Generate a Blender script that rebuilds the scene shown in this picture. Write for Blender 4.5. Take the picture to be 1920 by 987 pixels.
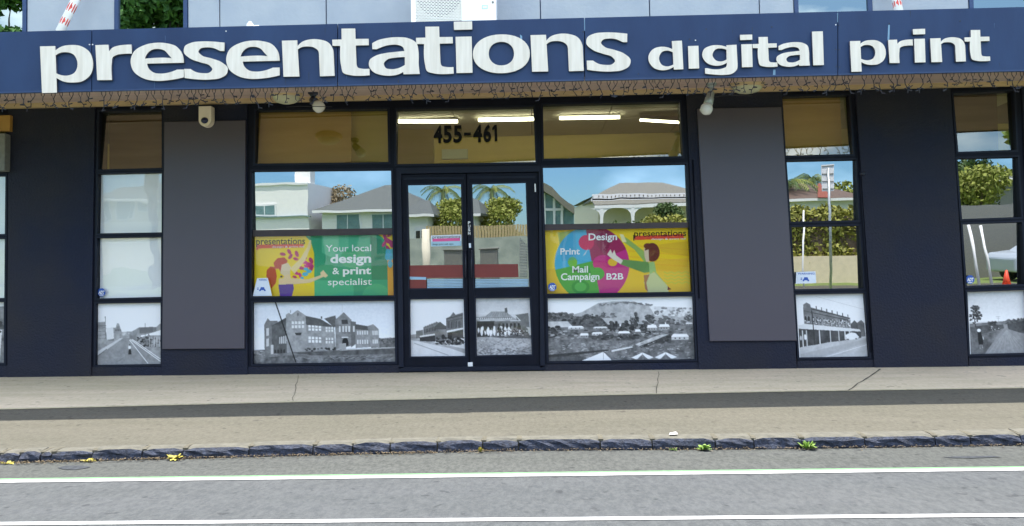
import bpy, bmesh, math, random
import numpy as np
from mathutils import Vector, Matrix
random.seed(7); np.random.seed(7)
S = bpy.context.scene
COL = S.collection
for o in list(bpy.data.objects): bpy.data.objects.remove(o)
rad = math.radians

# ------------------------------------------------------------------ camera
IW, IH, F = 1920.0, 987.0, 1500.0
CAM = Vector((0.0, -8.77, 0.86))
YAW, PITCH, ROLL = rad(1.6), rad(2.2), rad(1.0)
fwd = Vector((-math.sin(YAW)*math.cos(PITCH), math.cos(YAW)*math.cos(PITCH), math.sin(PITCH)))
r0 = fwd.cross(Vector((0, 0, 1))).normalized(); u0 = r0.cross(fwd).normalized()
RT = (r0*math.cos(ROLL) - u0*math.sin(ROLL)).normalized()
UP = (r0*math.sin(ROLL) + u0*math.cos(ROLL)).normalized()
cd = bpy.data.cameras.new('camera'); co = bpy.data.objects.new('camera', cd); COL.objects.link(co)
cd.sensor_width = 36; cd.lens = 36*F/IW; cd.clip_end = 3000; cd.clip_start = .05
co.matrix_world = Matrix(((RT.x, UP.x, -fwd.x, CAM.x), (RT.y, UP.y, -fwd.y, CAM.y), (RT.z, UP.z, -fwd.z, CAM.z), (0, 0, 0, 1)))
S.camera = co

# ------------------------------------------------------------------ world, sun, exposure
SUN_EL = rad(74.5)
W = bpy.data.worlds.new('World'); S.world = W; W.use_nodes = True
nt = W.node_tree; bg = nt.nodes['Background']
sky = nt.nodes.new('ShaderNodeTexSky'); sky.sky_type = 'NISHITA'; sky.sun_disc = False
sky.sun_elevation = SUN_EL; sky.sun_rotation = rad(0)
sky.air_density = 1.0; sky.dust_density = .3; sky.ozone_density = 2.5
# clouds over the whole sky, brightened and added overhead to raise the ambient light
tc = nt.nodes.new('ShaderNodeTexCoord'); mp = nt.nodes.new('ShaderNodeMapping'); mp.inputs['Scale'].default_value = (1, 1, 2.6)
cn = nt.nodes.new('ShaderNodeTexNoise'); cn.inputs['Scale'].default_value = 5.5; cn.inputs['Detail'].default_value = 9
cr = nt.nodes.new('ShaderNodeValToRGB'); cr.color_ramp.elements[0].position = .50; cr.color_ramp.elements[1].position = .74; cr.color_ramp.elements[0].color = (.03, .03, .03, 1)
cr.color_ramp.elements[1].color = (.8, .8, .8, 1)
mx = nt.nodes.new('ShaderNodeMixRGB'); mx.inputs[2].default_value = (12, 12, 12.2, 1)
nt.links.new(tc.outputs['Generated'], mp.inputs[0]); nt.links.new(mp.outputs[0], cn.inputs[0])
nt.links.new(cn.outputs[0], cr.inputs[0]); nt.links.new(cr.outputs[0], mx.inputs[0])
# sky tint, alike all round: deep blue low, warmed overhead for warmer ambient light
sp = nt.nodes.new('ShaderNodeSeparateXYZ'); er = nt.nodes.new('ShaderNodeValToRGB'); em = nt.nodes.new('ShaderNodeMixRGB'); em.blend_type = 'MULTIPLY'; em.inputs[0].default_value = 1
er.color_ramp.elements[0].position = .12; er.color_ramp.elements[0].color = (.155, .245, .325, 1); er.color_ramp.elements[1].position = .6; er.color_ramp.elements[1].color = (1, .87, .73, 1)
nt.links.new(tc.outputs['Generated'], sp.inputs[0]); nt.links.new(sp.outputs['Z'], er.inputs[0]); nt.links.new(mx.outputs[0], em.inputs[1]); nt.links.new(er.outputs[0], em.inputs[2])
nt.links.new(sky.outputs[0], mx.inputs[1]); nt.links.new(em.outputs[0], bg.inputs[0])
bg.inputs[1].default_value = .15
sl = bpy.data.lights.new('sun', 'SUN'); sl.energy = 2.0; sl.angle = rad(.5); sl.color = (1, .95, .87)
so = bpy.data.objects.new('sun', sl); COL.objects.link(so)
so.rotation_euler = Vector((0, -math.cos(SUN_EL), -math.sin(SUN_EL))).to_track_quat('-Z', 'Y').to_euler()
so.location = (0, 20, 40)
S.view_settings.view_transform = 'Standard'; S.view_settings.look = 'None'
S.view_settings.exposure = 2.5; S.view_settings.gamma = 1; S.view_settings.use_curve_mapping = False
S.render.engine = 'CYCLES'; S.cycles.max_bounces = 8; S.cycles.transparent_max_bounces = 16

# ------------------------------------------------------------------ survey: photo points -> real points on real planes
def ray(px, py):
    return (fwd*F + RT*(px-IW/2) - UP*(py-IH/2)).normalized()
def P(px, py, Y=0.0):                      # on the plane y = Y (the facade is y = 0)
    d = ray(px, py); t = (Y-CAM.y)/d.y
    return CAM + d*t
FK = .05; FW = 1.5
def PF(px, py, off=0.0):                   # on the awning's front, which runs slightly splayed to the wall
    d = ray(px, py); t = ((-FW-off)-CAM.y+FK*CAM.x)/(d.y-FK*d.x)
    return CAM + d*t
bl, br = P(150, 706), P(1850, 687)
BS = (br.z-bl.z)/(br.x-bl.x); B0 = bl.z-BS*bl.x
def zb(x): return B0+BS*x
KT = .03
def zfoot(x, y): return zb(x)+KT*y
ROADZ = -.175
def zroad(x, y): return zb(x)*.9+ROADZ
def G(px, py, zf, dz=0.0):
    d = ray(px, py); z = 0
    for _ in range(25):
        t = (z-CAM.z)/d.z; p = CAM+d*t; z = zf(p.x, p.y)+dz
    return Vector((p.x, p.y, z))
TL = rad(1.9)                              # the shop panes lean a little in their rubbers
def V(px, py, Yo, tilt=TL):                # a point across the street, found through its mirror image in the shop glass
    h = P(px, py, .07); d = ray(px, py); n = Vector((0, -math.cos(tilt), -math.sin(tilt)))
    r = d-2*d.dot(n)*n; t = (-Yo-h.y)/r.y
    return h+r*t

# ------------------------------------------------------------------ materials
def s2l(c): return tuple(((v/255)/12.92 if v/255 <= .04045 else (((v/255)+.055)/1.055)**2.4) for v in c)
def mat(name, col, rough=.6, var=.15, scale=8.0, bump=0.0, bscale=60.0, metal=0.0, stretch=(1, 1, 1), spec=.5, col2=None, emit=None, detail=6):
    m = bpy.data.materials.new(name); m.use_nodes = True; n = m.node_tree.nodes; l = m.node_tree.links
    b = n['Principled BSDF']; b.inputs['Roughness'].default_value = rough; b.inputs['Metallic'].default_value = metal
    b.inputs['Specular IOR Level'].default_value = spec
    t = n.new('ShaderNodeTexCoord'); mpp = n.new('ShaderNodeMapping'); mpp.inputs['Scale'].default_value = stretch
    l.new(t.outputs['Object'], mpp.inputs[0])
    ns = n.new('ShaderNodeTexNoise'); ns.inputs['Scale'].default_value = scale; ns.inputs['Detail'].default_value = detail
    l.new(mpp.outputs[0], ns.inputs[0])
    rp = n.new('ShaderNodeValToRGB'); rp.color_ramp.elements[0].position = .3; rp.color_ramp.elements[1].position = .7
    a = col2 if col2 else tuple(c*(1-var) for c in col)
    bcol = col if col2 else tuple(min(1, c*(1+var)) for c in col)
    rp.color_ramp.elements[0].color = (*a, 1); rp.color_ramp.elements[1].color = (*bcol, 1)
    l.new(ns.outputs[0], rp.inputs[0]); l.new(rp.outputs[0], b.inputs['Base Color'])
    if bump:
        n2 = n.new('ShaderNodeTexNoise'); n2.inputs['Scale'].default_value = bscale; n2.inputs['Detail'].default_value = 4
        l.new(mpp.outputs[0], n2.inputs[0]); bp = n.new('ShaderNodeBump'); bp.inputs['Strength'].default_value = bump
        bp.inputs['Distance'].default_value = .01; l.new(n2.outputs[0], bp.inputs['Height']); l.new(bp.outputs[0], b.inputs['Normal'])
    if emit:
        b.inputs['Emission Color'].default_value = (*emit[0], 1); b.inputs['Emission Strength'].default_value = emit[1]
    return m
def ground_mat(name, ca, cb, cc, fine=140.0, bump=.6, rough=.9, stain=.25):
    # aggregate speckle over slow blotches, long stains and small dark spots
    m = mat(name, ca, rough, scale=.8, col2=cb, stretch=(.35, 1, 1), bump=bump, bscale=fine, detail=3)
    n = m.node_tree.nodes; l = m.node_tree.links; b = n['Principled BSDF']; b.inputs['Specular IOR Level'].default_value = .2
    cur = b.inputs['Base Color'].links[0].from_socket
    t = n.new('ShaderNodeTexCoord')
    def mul(cur, scale, st, p0, p1, c0, det=5, ro=.6):
        mpp = n.new('ShaderNodeMapping'); mpp.inputs['Scale'].default_value = st; l.new(t.outputs['Object'], mpp.inputs[0])
        v = n.new('ShaderNodeTexNoise'); v.inputs['Scale'].default_value = scale; v.inputs['Detail'].default_value = det; v.inputs['Roughness'].default_value = ro
        l.new(mpp.outputs[0], v.inputs[0]); rp = n.new('ShaderNodeValToRGB')
        rp.color_ramp.elements[0].position = p0; rp.color_ramp.elements[0].color = (*c0, 1)
        rp.color_ramp.elements[1].position = p1; rp.color_ramp.elements[1].color = (1, 1, 1, 1)
        l.new(v.outputs[0], rp.inputs[0]); mm = n.new('ShaderNodeMixRGB'); mm.blend_type = 'MULTIPLY'; mm.inputs[0].default_value = 1
        l.new(cur, mm.inputs[1]); l.new(rp.outputs[0], mm.inputs[2]); return mm.outputs[0]
    cur = mul(cur, fine*.26, (1, .45, 1), .36, .64, cc, 3, .8)
    cur = mul(cur, 2.2, (.5, 2.5, 1), .30, .62, (1-stain, 1-stain*.92, 1-stain*1.1), 7)
    cur = mul(cur, 13, (1, 1, 1), .26, .33, (.62, .62, .64), 1)
    l.new(cur, b.inputs['Base Color']); return m
def glass(name, tint, fac, wav=.02, gcol=(.95, .97, 1)):
    m = bpy.data.materials.new(name); m.use_nodes = True; n = m.node_tree.nodes; l = m.node_tree.links
    n.remove(n['Principled BSDF']); out = n['Material Output']
    tr = n.new('ShaderNodeBsdfTransparent'); tr.inputs[0].default_value = (*tint, 1)
    gl = n.new('ShaderNodeBsdfGlossy'); gl.inputs['Roughness'].default_value = 0.0; gl.inputs['Color'].default_value = (*gcol, 1)
    mix = n.new('ShaderNodeMixShader'); mix.inputs[0].default_value = fac
    t = n.new('ShaderNodeTexCoord'); ns = n.new('ShaderNodeTexNoise'); ns.inputs['Scale'].default_value = 3.0; ns.inputs['Detail'].default_value = 1
    bp = n.new('ShaderNodeBump'); bp.inputs['Strength'].default_value = wav; bp.inputs['Distance'].default_value = .08
    l.new(t.outputs['Object'], ns.inputs[0]); l.new(ns.outputs[0], bp.inputs['Height']); l.new(bp.outputs[0], gl.inputs['Normal'])
    l.new(tr.outputs[0], mix.inputs[1]); l.new(gl.outputs[0], mix.inputs[2]); l.new(mix.outputs[0], out.inputs[0])
    return m
def print_mat(name, rough=.45):            # flat print: colour comes from the sheet's own ink
    m = bpy.data.materials.new(name); m.use_nodes = True; n = m.node_tree.nodes; l = m.node_tree.links
    a = n.new('ShaderNodeVertexColor'); a.layer_name = 'ink'; l.new(a.outputs[0], n['Principled BSDF'].inputs['Base Color'])
    n['Principled BSDF'].inputs['Roughness'].default_value = rough
    n['Principled BSDF'].inputs['Specular IOR Level'].default_value = .25
    return m
M = dict(
 wall=mat('wall_paint', s2l((28, 34, 54)), .62, .3, 1.1, 1.0, 45, spec=.2, col2=s2l((44, 43, 48)), detail=10),
 frame=mat('frame_paint', s2l((18, 21, 33)), .5, .2, 5, spec=.14),
 frame2=mat('frame_bead', s2l((27, 31, 44)), .45, .15, 5, spec=.18),
 panel=mat('blank_board', s2l((78, 72, 80)), .42, .02, 1.5, spec=.5),
 navy=mat('fascia_paint', s2l((40, 63, 100)), .5, .1, 3.5, .12, 30, stretch=(1, 1, .35), col2=s2l((33, 53, 88)), spec=.3),
 letter=mat('letter_acrylic', (.86, .79, .68), .5, .05, 5, stretch=(6, 1, .5), col2=(.73, .66, .55), detail=9, spec=.3),
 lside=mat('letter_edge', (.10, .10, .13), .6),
 soffit=mat('soffit_paint', s2l((222, 194, 178)), .6, .1, 2, stretch=(.6, 3, 1), col2=s2l((196, 170, 158))),
 trim=mat('trim_paint', s2l((206, 180, 136)), .5, .1, 4),
 upper=mat('upper_sheet', s2l((166, 172, 178)), .6, .05, 3, .35, 22, col2=s2l((152, 160, 170))),
 blueframe=mat('blue_frame', s2l((40, 62, 100)), .4, .1, 5),
 white=mat('white_paint', (.8, .8, .79), .4, .04, 6),
 cream=mat('camera_plastic', s2l((240, 228, 204)), .45, .05, 9),
 black=mat('black_plastic', (.02, .022, .035), .35, .2, 9),
 wire=mat('wire_black', (.012, .012, .018), .6, .2, 9),
 lens=mat('dark_lens', (.01, .015, .06), .08, .1, 9),
 dome=mat('dome_diffuser', s2l((205, 202, 168)), .3, .05, 9),
 galv=mat('galvanised', (.42, .46, .46), .4, .15, 20, metal=.5),
 bulb=mat('bulb_glass', (.75, .72, .66), .12, .08, 9),
 red=mat('flaking_red', s2l((205, 80, 70)), .7, .2, 20),
 rod=mat('rod_paint', (.82, .8, .78), .6, scale=9, col2=(.82, .8, .78)),
 concrete=ground_mat('apron_concrete', s2l((216, 200, 176)), s2l((194, 184, 156)), (.86, .86, .84), 120, .15, stain=.16),
 path=ground_mat('footpath_seal', s2l((95, 92, 82)), s2l((90, 88, 78)), (.74, .74, .74), 160, .3, stain=.13),
 edging=mat('edge_mortar', s2l((170, 162, 132)), .9, .2, 20, .5, 60),
 road=ground_mat('road_seal', s2l((85, 87, 87)), s2l((80, 83, 84)), (.70, .71, .73), 130, .9, stain=.07),
 shoulder=ground_mat('shoulder_seal', s2l((84, 86, 82)), s2l((78, 80, 77)), (.58, .58, .6), 170, .3, stain=.12),
 paint=mat('road_paint', (.52, .52, .50), .6, .06, 22, col2=(.34, .35, .35), detail=12, stretch=(.5, 1, 1)),
 green=mat('green_paint', s2l((92, 135, 92)), .7, .15, 30),
 kerb=mat('bluestone', (.022, .028, .045), .85, .6, 40, 1.0, 90),
 kerbtop=mat('kerb_top', s2l((84, 82, 72)), .85, .25, 18, .8, 50),
 mortar=mat('mortar', s2l((84, 80, 66)), .9, .25, 30, .8, 80),
 yellow_tile=mat('ceiling_tile', (.62, .6, .5), .8, .05, 4),
 inwall=mat('inside_wall', s2l((226, 208, 116)), .7, .05, 2),
 inwall2=mat('partition', s2l((214, 176, 104)), .7, .06, 2),
 infloor=mat('inside_floor', (.06, .06, .06), .6, .1, 2),
 tube=mat('lit_tube', (.9, .9, .9), .4, .0, 2, emit=((1, 1, .95), 3.2)),
 whitefilm=mat('white_film', (.94, .94, .93), .5, .02, 2),
 text_white=mat('ink_white', (.85, .85, .82), .5, .02, 5),
 text_black=mat('ink_black', (.008, .008, .01), .6, .02, 5, spec=.08),
 ink_red=mat('ink_red', s2l((222, 70, 45)), .5, .04, 5),
 ink_pink=mat('ink_pink', s2l((232, 90, 150)), .5, .04, 5),
 ink_blue=mat('ink_blue', s2l((38, 86, 175)), .4, .04, 5),
 ink_sky=mat('ink_sky', s2l((170, 205, 220)), .5, .04, 5),
 sticker=mat('sticker_white', s2l((225, 232, 240)), .5, .03, 5),
 orange=mat('orange_board', s2l((176, 132, 62)), .6, .1, 5),
 greybox=mat('grey_box', s2l((120, 120, 114)), .6, .15, 30),
 redband=mat('red_flat', s2l((124, 44, 34)), .4, .08, 5),
 slat=mat('slat_blue', s2l((150, 185, 208)), .4, .05, 5),
 leaf=mat('weed_leaf', s2l((120, 150, 60)), .6, .3, 20),
 leafy=mat('dry_weed', s2l((170, 158, 62)), .7, .3, 20),
 litter=mat('dry_leaf', s2l((104, 90, 66)), .8, .4, 30),
 roofgrey=mat('roof_grey', s2l((84, 90, 86)), .6, .08, 4),
 roofvilla=mat('roof_villa', s2l((112, 110, 98)), .6, .08, 4),
 roofbrown=mat('roof_brown', s2l((92, 74, 62)), .7, .15, 4),
 brick=mat('brick_red', s2l((128, 66, 48)), .8, .2, 6),
 housew=mat('house_white', (.85, .84, .80), .6, .03, 4),
 housec=mat('house_cream', s2l((226, 218, 194)), .6, .04, 4),
 hglass=mat('house_glass', s2l((110, 140, 140)), .15, .15, 3),
 hdark=mat('dark_opening', s2l((52, 52, 50)), .6, .1, 3),
 foliage=mat('foliage_green', (.07, .12, .03), .7, .45, 6),
 foliage2=mat('foliage_yellow', (.23, .26, .04), .7, .4, 6),
 foliage3=mat('foliage_bare', (.30, .24, .14), .8, .3, 6),
 hedge=mat('hedge_leaf', (.27, .27, .05), .7, .5, 9),
 bark=mat('bark', (.14, .10, .07), .9, .3, 12),
 grass=mat('lawn', (.13, .18, .04), .9, .3, 6),
 gardenwall=mat('garden_wall', s2l((176, 184, 168)), .8, .2, 3, .5, 20, col2=s2l((140, 152, 140))),
 treelit=mat('foliage_lit', (.12, .24, .06), .7, .45, 5),
 blinddark=mat('blind_dark', s2l((78, 60, 34)), .7, .1, 2),
 streak=mat('grime_dark', s2l((34, 50, 76)), .7), streakl=mat('grime_pale', s2l((58, 82, 116)), .7),
 fencewood=mat('fence_wood', s2l((176, 156, 118)), .8, .15, 10),
 conc2=mat('retaining_wall', s2l((214, 200, 170)), .8, .08, 6),
 cone=mat('cone_orange', s2l((235, 80, 50)), .5, .05, 6),
 carblue=mat('car_blue', s2l((60, 110, 160)), .2, .03, 3, metal=.3),
 carwhite=mat('car_white', (.42, .48, .54), .2, .03, 3),
 rubber=mat('rubber', (.02, .02, .02), .8, .1, 9),
 acwhite=mat('ac_casing', (.92, .91, .88), .35, .02, 4),
 acgrill=mat('ac_grill', (.8, .78, .72), .5, .05, 4),
 acdark=mat('ac_coil', (.09, .09, .10), .6, .2, 40),
 ink=print_mat('print_ink'),
 g_low=glass('glass_reflective', (.05, .065, .065), .38, .0035),
 g_door=glass('glass_door', (.06, .07, .07), .35, .0035),
 g_poster=glass('glass_over_poster', (.96, .97, .97), .045),
 g_white=glass('glass_over_film', (.97, .98, .98), .09),
 g_photo=glass('glass_over_photo', (.97, .97, .98), .03),
 g_tran=glass('glass_transom', (.80, .78, .52), .27, .002, (.95, .9, .75)),
 g_clear=glass('glass_inner_face', (.98, .98, .98), .0),
 g_up=glass('glass_upper', (.05, .08, .09), .34, .004, (.8, .95, .92)),
)

# ------------------------------------------------------------------ object helpers
def tag(o, label=None, cat=None, group=None, kind=None):
    if label: o['label'] = label
    if cat: o['category'] = cat
    if group: o['group'] = group
    if kind: o['kind'] = kind
    return o
def empty(name, loc, label, cat, group=None):
    o = bpy.data.objects.new(name, None); COL.objects.link(o); o.location = loc; o.empty_display_size = .1
    tag(o, label, cat, group); return o
def wmat(o):
    m = Matrix.Translation(o.location)
    return (wmat(o.parent) @ m) if o.parent else m
def link(name, me, parent=None):
    o = bpy.data.objects.new(name, me); COL.objects.link(o)
    if parent is not None: o.parent = parent
    return o
def mesh(name, vs, fs, m, parent=None, smooth=False, idx=None, center=False):
    """vertices are given in world coordinates; the object's origin goes to its parent or its own base"""
    off = wmat(parent).translation if parent is not None else Vector((0, 0, 0))
    loc = Vector((0, 0, 0))
    if parent is None and center and len(vs):
        xs = [v[0] for v in vs]; ys = [v[1] for v in vs]; zs = [v[2] for v in vs]
        loc = Vector(((min(xs)+max(xs))/2, (min(ys)+max(ys))/2, min(zs))); off = loc
    me = bpy.data.meshes.new(name)
    me.from_pydata([tuple(Vector(v)-off) for v in vs], [], fs)
    ms = m if isinstance(m, (list, tuple)) else [m]
    for q in ms: me.materials.append(q)
    if idx: me.polygons.foreach_set('material_index', idx)
    if smooth: me.polygons.foreach_set('use_smooth', [True]*len(me.polygons))
    me.update()
    o = link(name, me, parent); o.location = loc
    return o
class MB:
    def __init__(s): s.v = []; s.f = []; s.m = []
    def add(s, vs, fs, mi=0):
        b = len(s.v); s.v += [Vector(v) for v in vs]; s.f += [tuple(i+b for i in f) for f in fs]; s.m += [mi]*len(fs); return s
    def prism(s, front, back, mi=0):
        n = len(front); fs = [tuple(range(n)), tuple(reversed(range(n, 2*n)))]
        for i in range(n): j = (i+1) % n; fs.append((i, i+n, j+n, j))
        return s.add(list(front)+list(back), fs, mi)
    def px(s, pts, yf, yb, mi=0):          # a slab whose outline was surveyed on plane y=yf, pushed straight back to yb
        fr = [P(x, y, yf) for x, y in pts]; return s.prism(fr, [Vector((p.x, yb, p.z)) for p in fr], mi)
    def box(s, a, b, mi=0):
        x0, y0, z0 = a; x1, y1, z1 = b
        fr = [(x0, y0, z0), (x1, y0, z0), (x1, y0, z1), (x0, y0, z1)]; bk = [(x, y1, z) for x, _, z in fr]
        return s.prism(fr, bk, mi)
    def tube(s, pts, r, n=8, mi=0, caps=True):
        pts = [Vector(p) for p in pts]; rs = r if isinstance(r, (list, tuple)) else [r]*len(pts); vs = []; fs = []
        for i, p in enumerate(pts):
            d = (pts[min(i+1, len(pts)-1)]-pts[max(i-1, 0)]).normalized()
            a = d.cross(Vector((0, 0, 1)) if abs(d.z) < .9 else Vector((1, 0, 0))).normalized(); b = d.cross(a)
            for k in range(n):
                t = 2*math.pi*k/n; vs.append(p+(a*math.cos(t)+b*math.sin(t))*rs[i])
        for i in range(len(pts)-1):
            for k in range(n):
                q = (k+1) % n; fs.append((i*n+k, i*n+q, (i+1)*n+q, (i+1)*n+k))
        if caps: fs.append(tuple(reversed(range(n)))); fs.append(tuple(range((len(pts)-1)*n, len(pts)*n)))
        return s.add(vs, fs, mi)
    def build(s, name, m, parent=None, smooth=False, center=False):
        return mesh(name, s.v, s.f, m, parent, smooth, s.m, center)
def fixn(o):
    b = bmesh.new(); b.from_mesh(o.data); bmesh.ops.recalc_face_normals(b, faces=b.faces); b.to_mesh(o.data); b.free(); return o
def bevel(o, w=.004, seg=2):
    fixn(o); m = o.modifiers.new('bevel', 'BEVEL'); m.width = w; m.segments = seg; m.limit_method = 'ANGLE'; return o
def lerp(a, b, t): return (a[0]+(b[0]-a[0])*t, a[1]+(b[1]-a[1])*t)

# ------------------------------------------------------------------ 1. ground
XL, XR = -14.0, 14.0
def pl(pts, px):
    for (a, b), (c, d) in zip(pts, pts[1:]):
        if px <= c or (c, d) == pts[-1]: return b+(d-b)*(px-a)/(c-a)
PXS = [-900, -400, 0, 480, 960, 1440, 1920, 2300, 2800]
def line_pts(tab, zf, dz=0.0): return [G(x, pl(tab, x), zf, dz) for x in PXS]
T_APR = [(0, 767), (480, 755), (960, 744), (1440, 734), (1920, 727)]
T_BACK = [(0, 843), (480, 830), (960, 818), (1440, 813), (1920, 805)]
T_TOP = [(0, 848), (480, 835), (960, 823), (1440, 820), (1920, 813)]
T_BOT = [(0, 856), (1920, 831)]
def strip(name, A, B, m, kind='structure', parent=None, sub=1):
    vs = A+B; n = len(A); fs = [(i, n+i, n+i+1, i+1) for i in range(n-1)]
    o = mesh(name, vs, fs, m, parent)
    if kind and parent is None: o['kind'] = kind
    return fixn(o)
apr = line_pts(T_APR, zfoot)
wallb = [Vector((p.x, .05, zb(p.x))) for p in apr]
strip('pavement', wallb, apr, M['concrete'])
edge2 = [p+Vector((0, -.05, .004)) for p in apr]
strip('pavement_edging', [p+Vector((0, 0, .004)) for p in apr], [Vector((p.x, p.y, p.z-.003)) for p in edge2], M['edging'])
kb = line_pts(T_BACK, zfoot)
strip('footpath', [p+Vector((0, 0, -.002)) for p in apr], kb, M['path'])
# kerb stones: a straight row of bluestone blocks with worn tops
kt = line_pts(T_TOP, zfoot); kbot = line_pts(T_BOT, zroad)
def interp(pts, x):
    for a, b in zip(pts, pts[1:]):
        if x <= b.x or b is pts[-1]:
            t = (x-a.x)/(b.x-a.x); return a+(b-a)*t
kerb_root = strip('kerb', [p+Vector((0, .02, -.015)) for p in kb], [Vector((p.x, p.y+.03, p.z-.02)) for p in kt], M['mortar'])
cuts = [0, 38, 78, 98, 175, 268, 345, 468, 588, 662, 732, 820, 905, 972, 1125, 1222, 1340, 1412, 1502, 1620, 1752, 1818, 1912, 2010, 2100]
cuts = [-560, -440, -330, -220, -110] + cuts + [2210, 2330, 2450, 2560]
for a, b in zip(cuts, cuts[1:]):
    x0 = G(a+1.3, pl(T_TOP, a), zfoot).x; x1 = G(b-1.3, pl(T_TOP, b), zfoot).x
    n = max(3, int((x1-x0)/.06)); vs = []; fs = []; mi = []; idn = random.uniform(-.004, .003)
    rows = []
    for i in range(n+1):
        x = x0+(x1-x0)*i/n; B = interp(kb, x); T = interp(kt, x); D = interp(kbot, x)
        e = .012 if i in (0, n) else 0
        j = lambda s: random.uniform(-s, s)
        wob = random.uniform(.0, .008)
        rows.append([Vector((x, B.y+.01, B.z-.03)), Vector((x, B.y, B.z+.004+idn)), Vector((x, T.y+.03+j(.008), T.z+.004+idn-e*.3)),
                     Vector((x, T.y+wob+j(.005), T.z-.003-wob*.3+idn-e)), Vector((x, T.y-.012+j(.01), T.z-.024+j(.006))),
                     Vector((x, T.y-.016+j(.012), (T.z+D.z)/2-.01+j(.005))), Vector((x, T.y-.02+j(.008), D.z+.002)), Vector((x, D.y-.0, D.z-.06))])
    for r in rows: vs += r
    for i in range(n):
        for k in range(7):
            fs.append((i*8+k, (i+1)*8+k, (i+1)*8+k+1, i*8+k+1)); mi.append(1 if k < 3 else 0)
    fs.append(tuple(range(8))); mi.append(0); fs.append(tuple(reversed(range(n*8, n*8+8)))); mi.append(0)
    o = mesh('kerb_stone', vs, fs, [M['kerb'], M['kerbtop']], kerb_root, idx=mi); fixn(o)
    # mortar in the joint
    mb = MB(); B = interp(kb, x1+.02); T = interp(kt, x1+.02)
    f_ = [Vector((x1-.006, T.y+.006, T.z-.075)), Vector((x1-.006, B.y+.03, B.z-.075)), Vector((x1-.006, B.y+.03, B.z+.001)), Vector((x1-.006, B.y, B.z+.002)), Vector((x1-.006, T.y+.03, T.z+.002)), Vector((x1-.006, T.y+.006, T.z-.006))]; mb.prism(f_, [p+Vector((.032, 0, 0)) for p in f_]); mb.build('kerb_joint', M['mortar'], kerb_root)
# road: shoulder and lane in one sheet each, reaching across the street
gut = [Vector((p.x, p.y+.06, zroad(p.x, p.y)-.004)) for p in kbot]
T_L1 = [(0, 904), (1920, 881)]; T_L2 = [(0, 983.5), (1920, 967)]
l1 = line_pts(T_L1, zroad)
farr = [Vector((p.x, -12.0, zroad(p.x, 0))) for p in l1]
lmid = [Vector((p.x, p.y, zroad(p.x, 0))) for p in l1]
strip('road_shoulder', gut, lmid, M['shoulder'])
strip('road', lmid, farr, M['road'])
def road_line(name, tab, hw, dz, m, off=0):
    c = [Vector((p.x, p.y+off, zroad(p.x, 0)+dz)) for p in line_pts(tab, zroad)]
    strip(name, [p+Vector((0, hw, 0)) for p in c], [p-Vector((0, hw, 0)) for p in c], m)
road_line('road_marking', T_L1, .031, .0035, M['paint'])
road_line('road_marking', T_L1, .024, .0018, M['green'], .055)
road_line('road_marking', T_L2, .026, .0035, M['paint'])
def patch(name, pts, zf, dz, m):
    o = mesh(name, [G(x, y, zf, dz) for x, y in pts], [tuple(range(len(pts)))], m); o['kind'] = 'structure'; return fixn(o)
M['patch'] = ground_mat('seal_patch', s2l((70, 74, 78)), s2l((64, 67, 72)), (.6, .6, .63), 150, .3)
M['crack'] = mat('crack_dirt', s2l((70, 68, 56)), .95, .3, 20)
patch('road_patch', [(108, 877), (122, 873.5), (150, 873), (170, 875.5), (160, 878.5), (138, 881), (118, 880)], zroad, .0015, M['patch'])
patch('road_patch', [(1765, 858), (1790, 856), (1860, 855), (1880, 857), (1820, 859.5)], zroad, .0015, M['patch'])
rg = random.Random(5)
def crack(p0, p1, w, n, zf):
    pts = []
    for i in range(n+1):
        t = i/n; pts.append((p0[0]+(p1[0]-p0[0])*t+rg.uniform(-2, 2), p0[1]+(p1[1]-p0[1])*t))
    L = [(x-w*rg.uniform(.4, 1), y) for x, y in pts]; R = [(x+w*rg.uniform(.4, 1), y) for x, y in pts]
    o = mesh('pavement_crack', [G(x, y, zf, .004) for x, y in L+R], [(i, i+1, n+2+i, n+1+i) for i in range(n)], M['crack']); o['kind'] = 'structure'; fixn(o)
crack((1650, 692), (1590, 732), 2.2, 9, zfoot); crack((1915, 734), (1960, 748), .9, 5, zfoot); crack((1236, 697), (1230, 738), .7, 8, zfoot); crack((560, 704), (548, 752), .6, 8, zfoot)
# the far side of the street and the land round about
def flat(name, x0, x1, y0, y1, dz, m):
    n = 12; A = []; B = []
    for i in range(n+1):
        x = x0+(x1-x0)*i/n; A.append(Vector((x, y0, zb(x)*.9+dz))); B.append(Vector((x, y1, zb(x)*.9+dz)))
    return strip(name, A, B, m)
FX = 22.0
flat('road_far_wing', -FX, gut[0].x, -3.65, -12, ROADZ-.006, M['road']); flat('road_far_wing', gut[-1].x, FX, -3.65, -12, ROADZ-.006, M['road'])
flat('grass_verge', -FX, FX, -12.0, -13.2, ROADZ+.09, M['grass'])
flat('far_footpath', -FX, FX, -13.2, -15.4, ROADZ+.10, M['path'])
mbk = MB(); mbk.box((-FX, -12.12, -.5), (FX, -11.9, ROADZ+.1)); mbk.build('far_kerb', M['conc2'])['kind'] = 'structure'
o = mesh('land', [(-400, 400, -.62), (400, 400, -.62), (400, -600, -.62), (-400, -600, -.62)], [(3, 2, 1, 0)], M['grass']); o['kind'] = 'structure'
flat('front_gardens', -40, 40, -15.4, -90, ROADZ+.08, M['grass'])

# ------------------------------------------------------------------ 2. the shop building
shop = empty('shop_building', (0, 0, 0), 'dark navy shopfront with black framed windows under a blue awning and pale upper storey', 'building')
def base(x): return 706+(x-150)*(-19/1700.)+16
def soff(x): return 205-43*x/1920.-16
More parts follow.
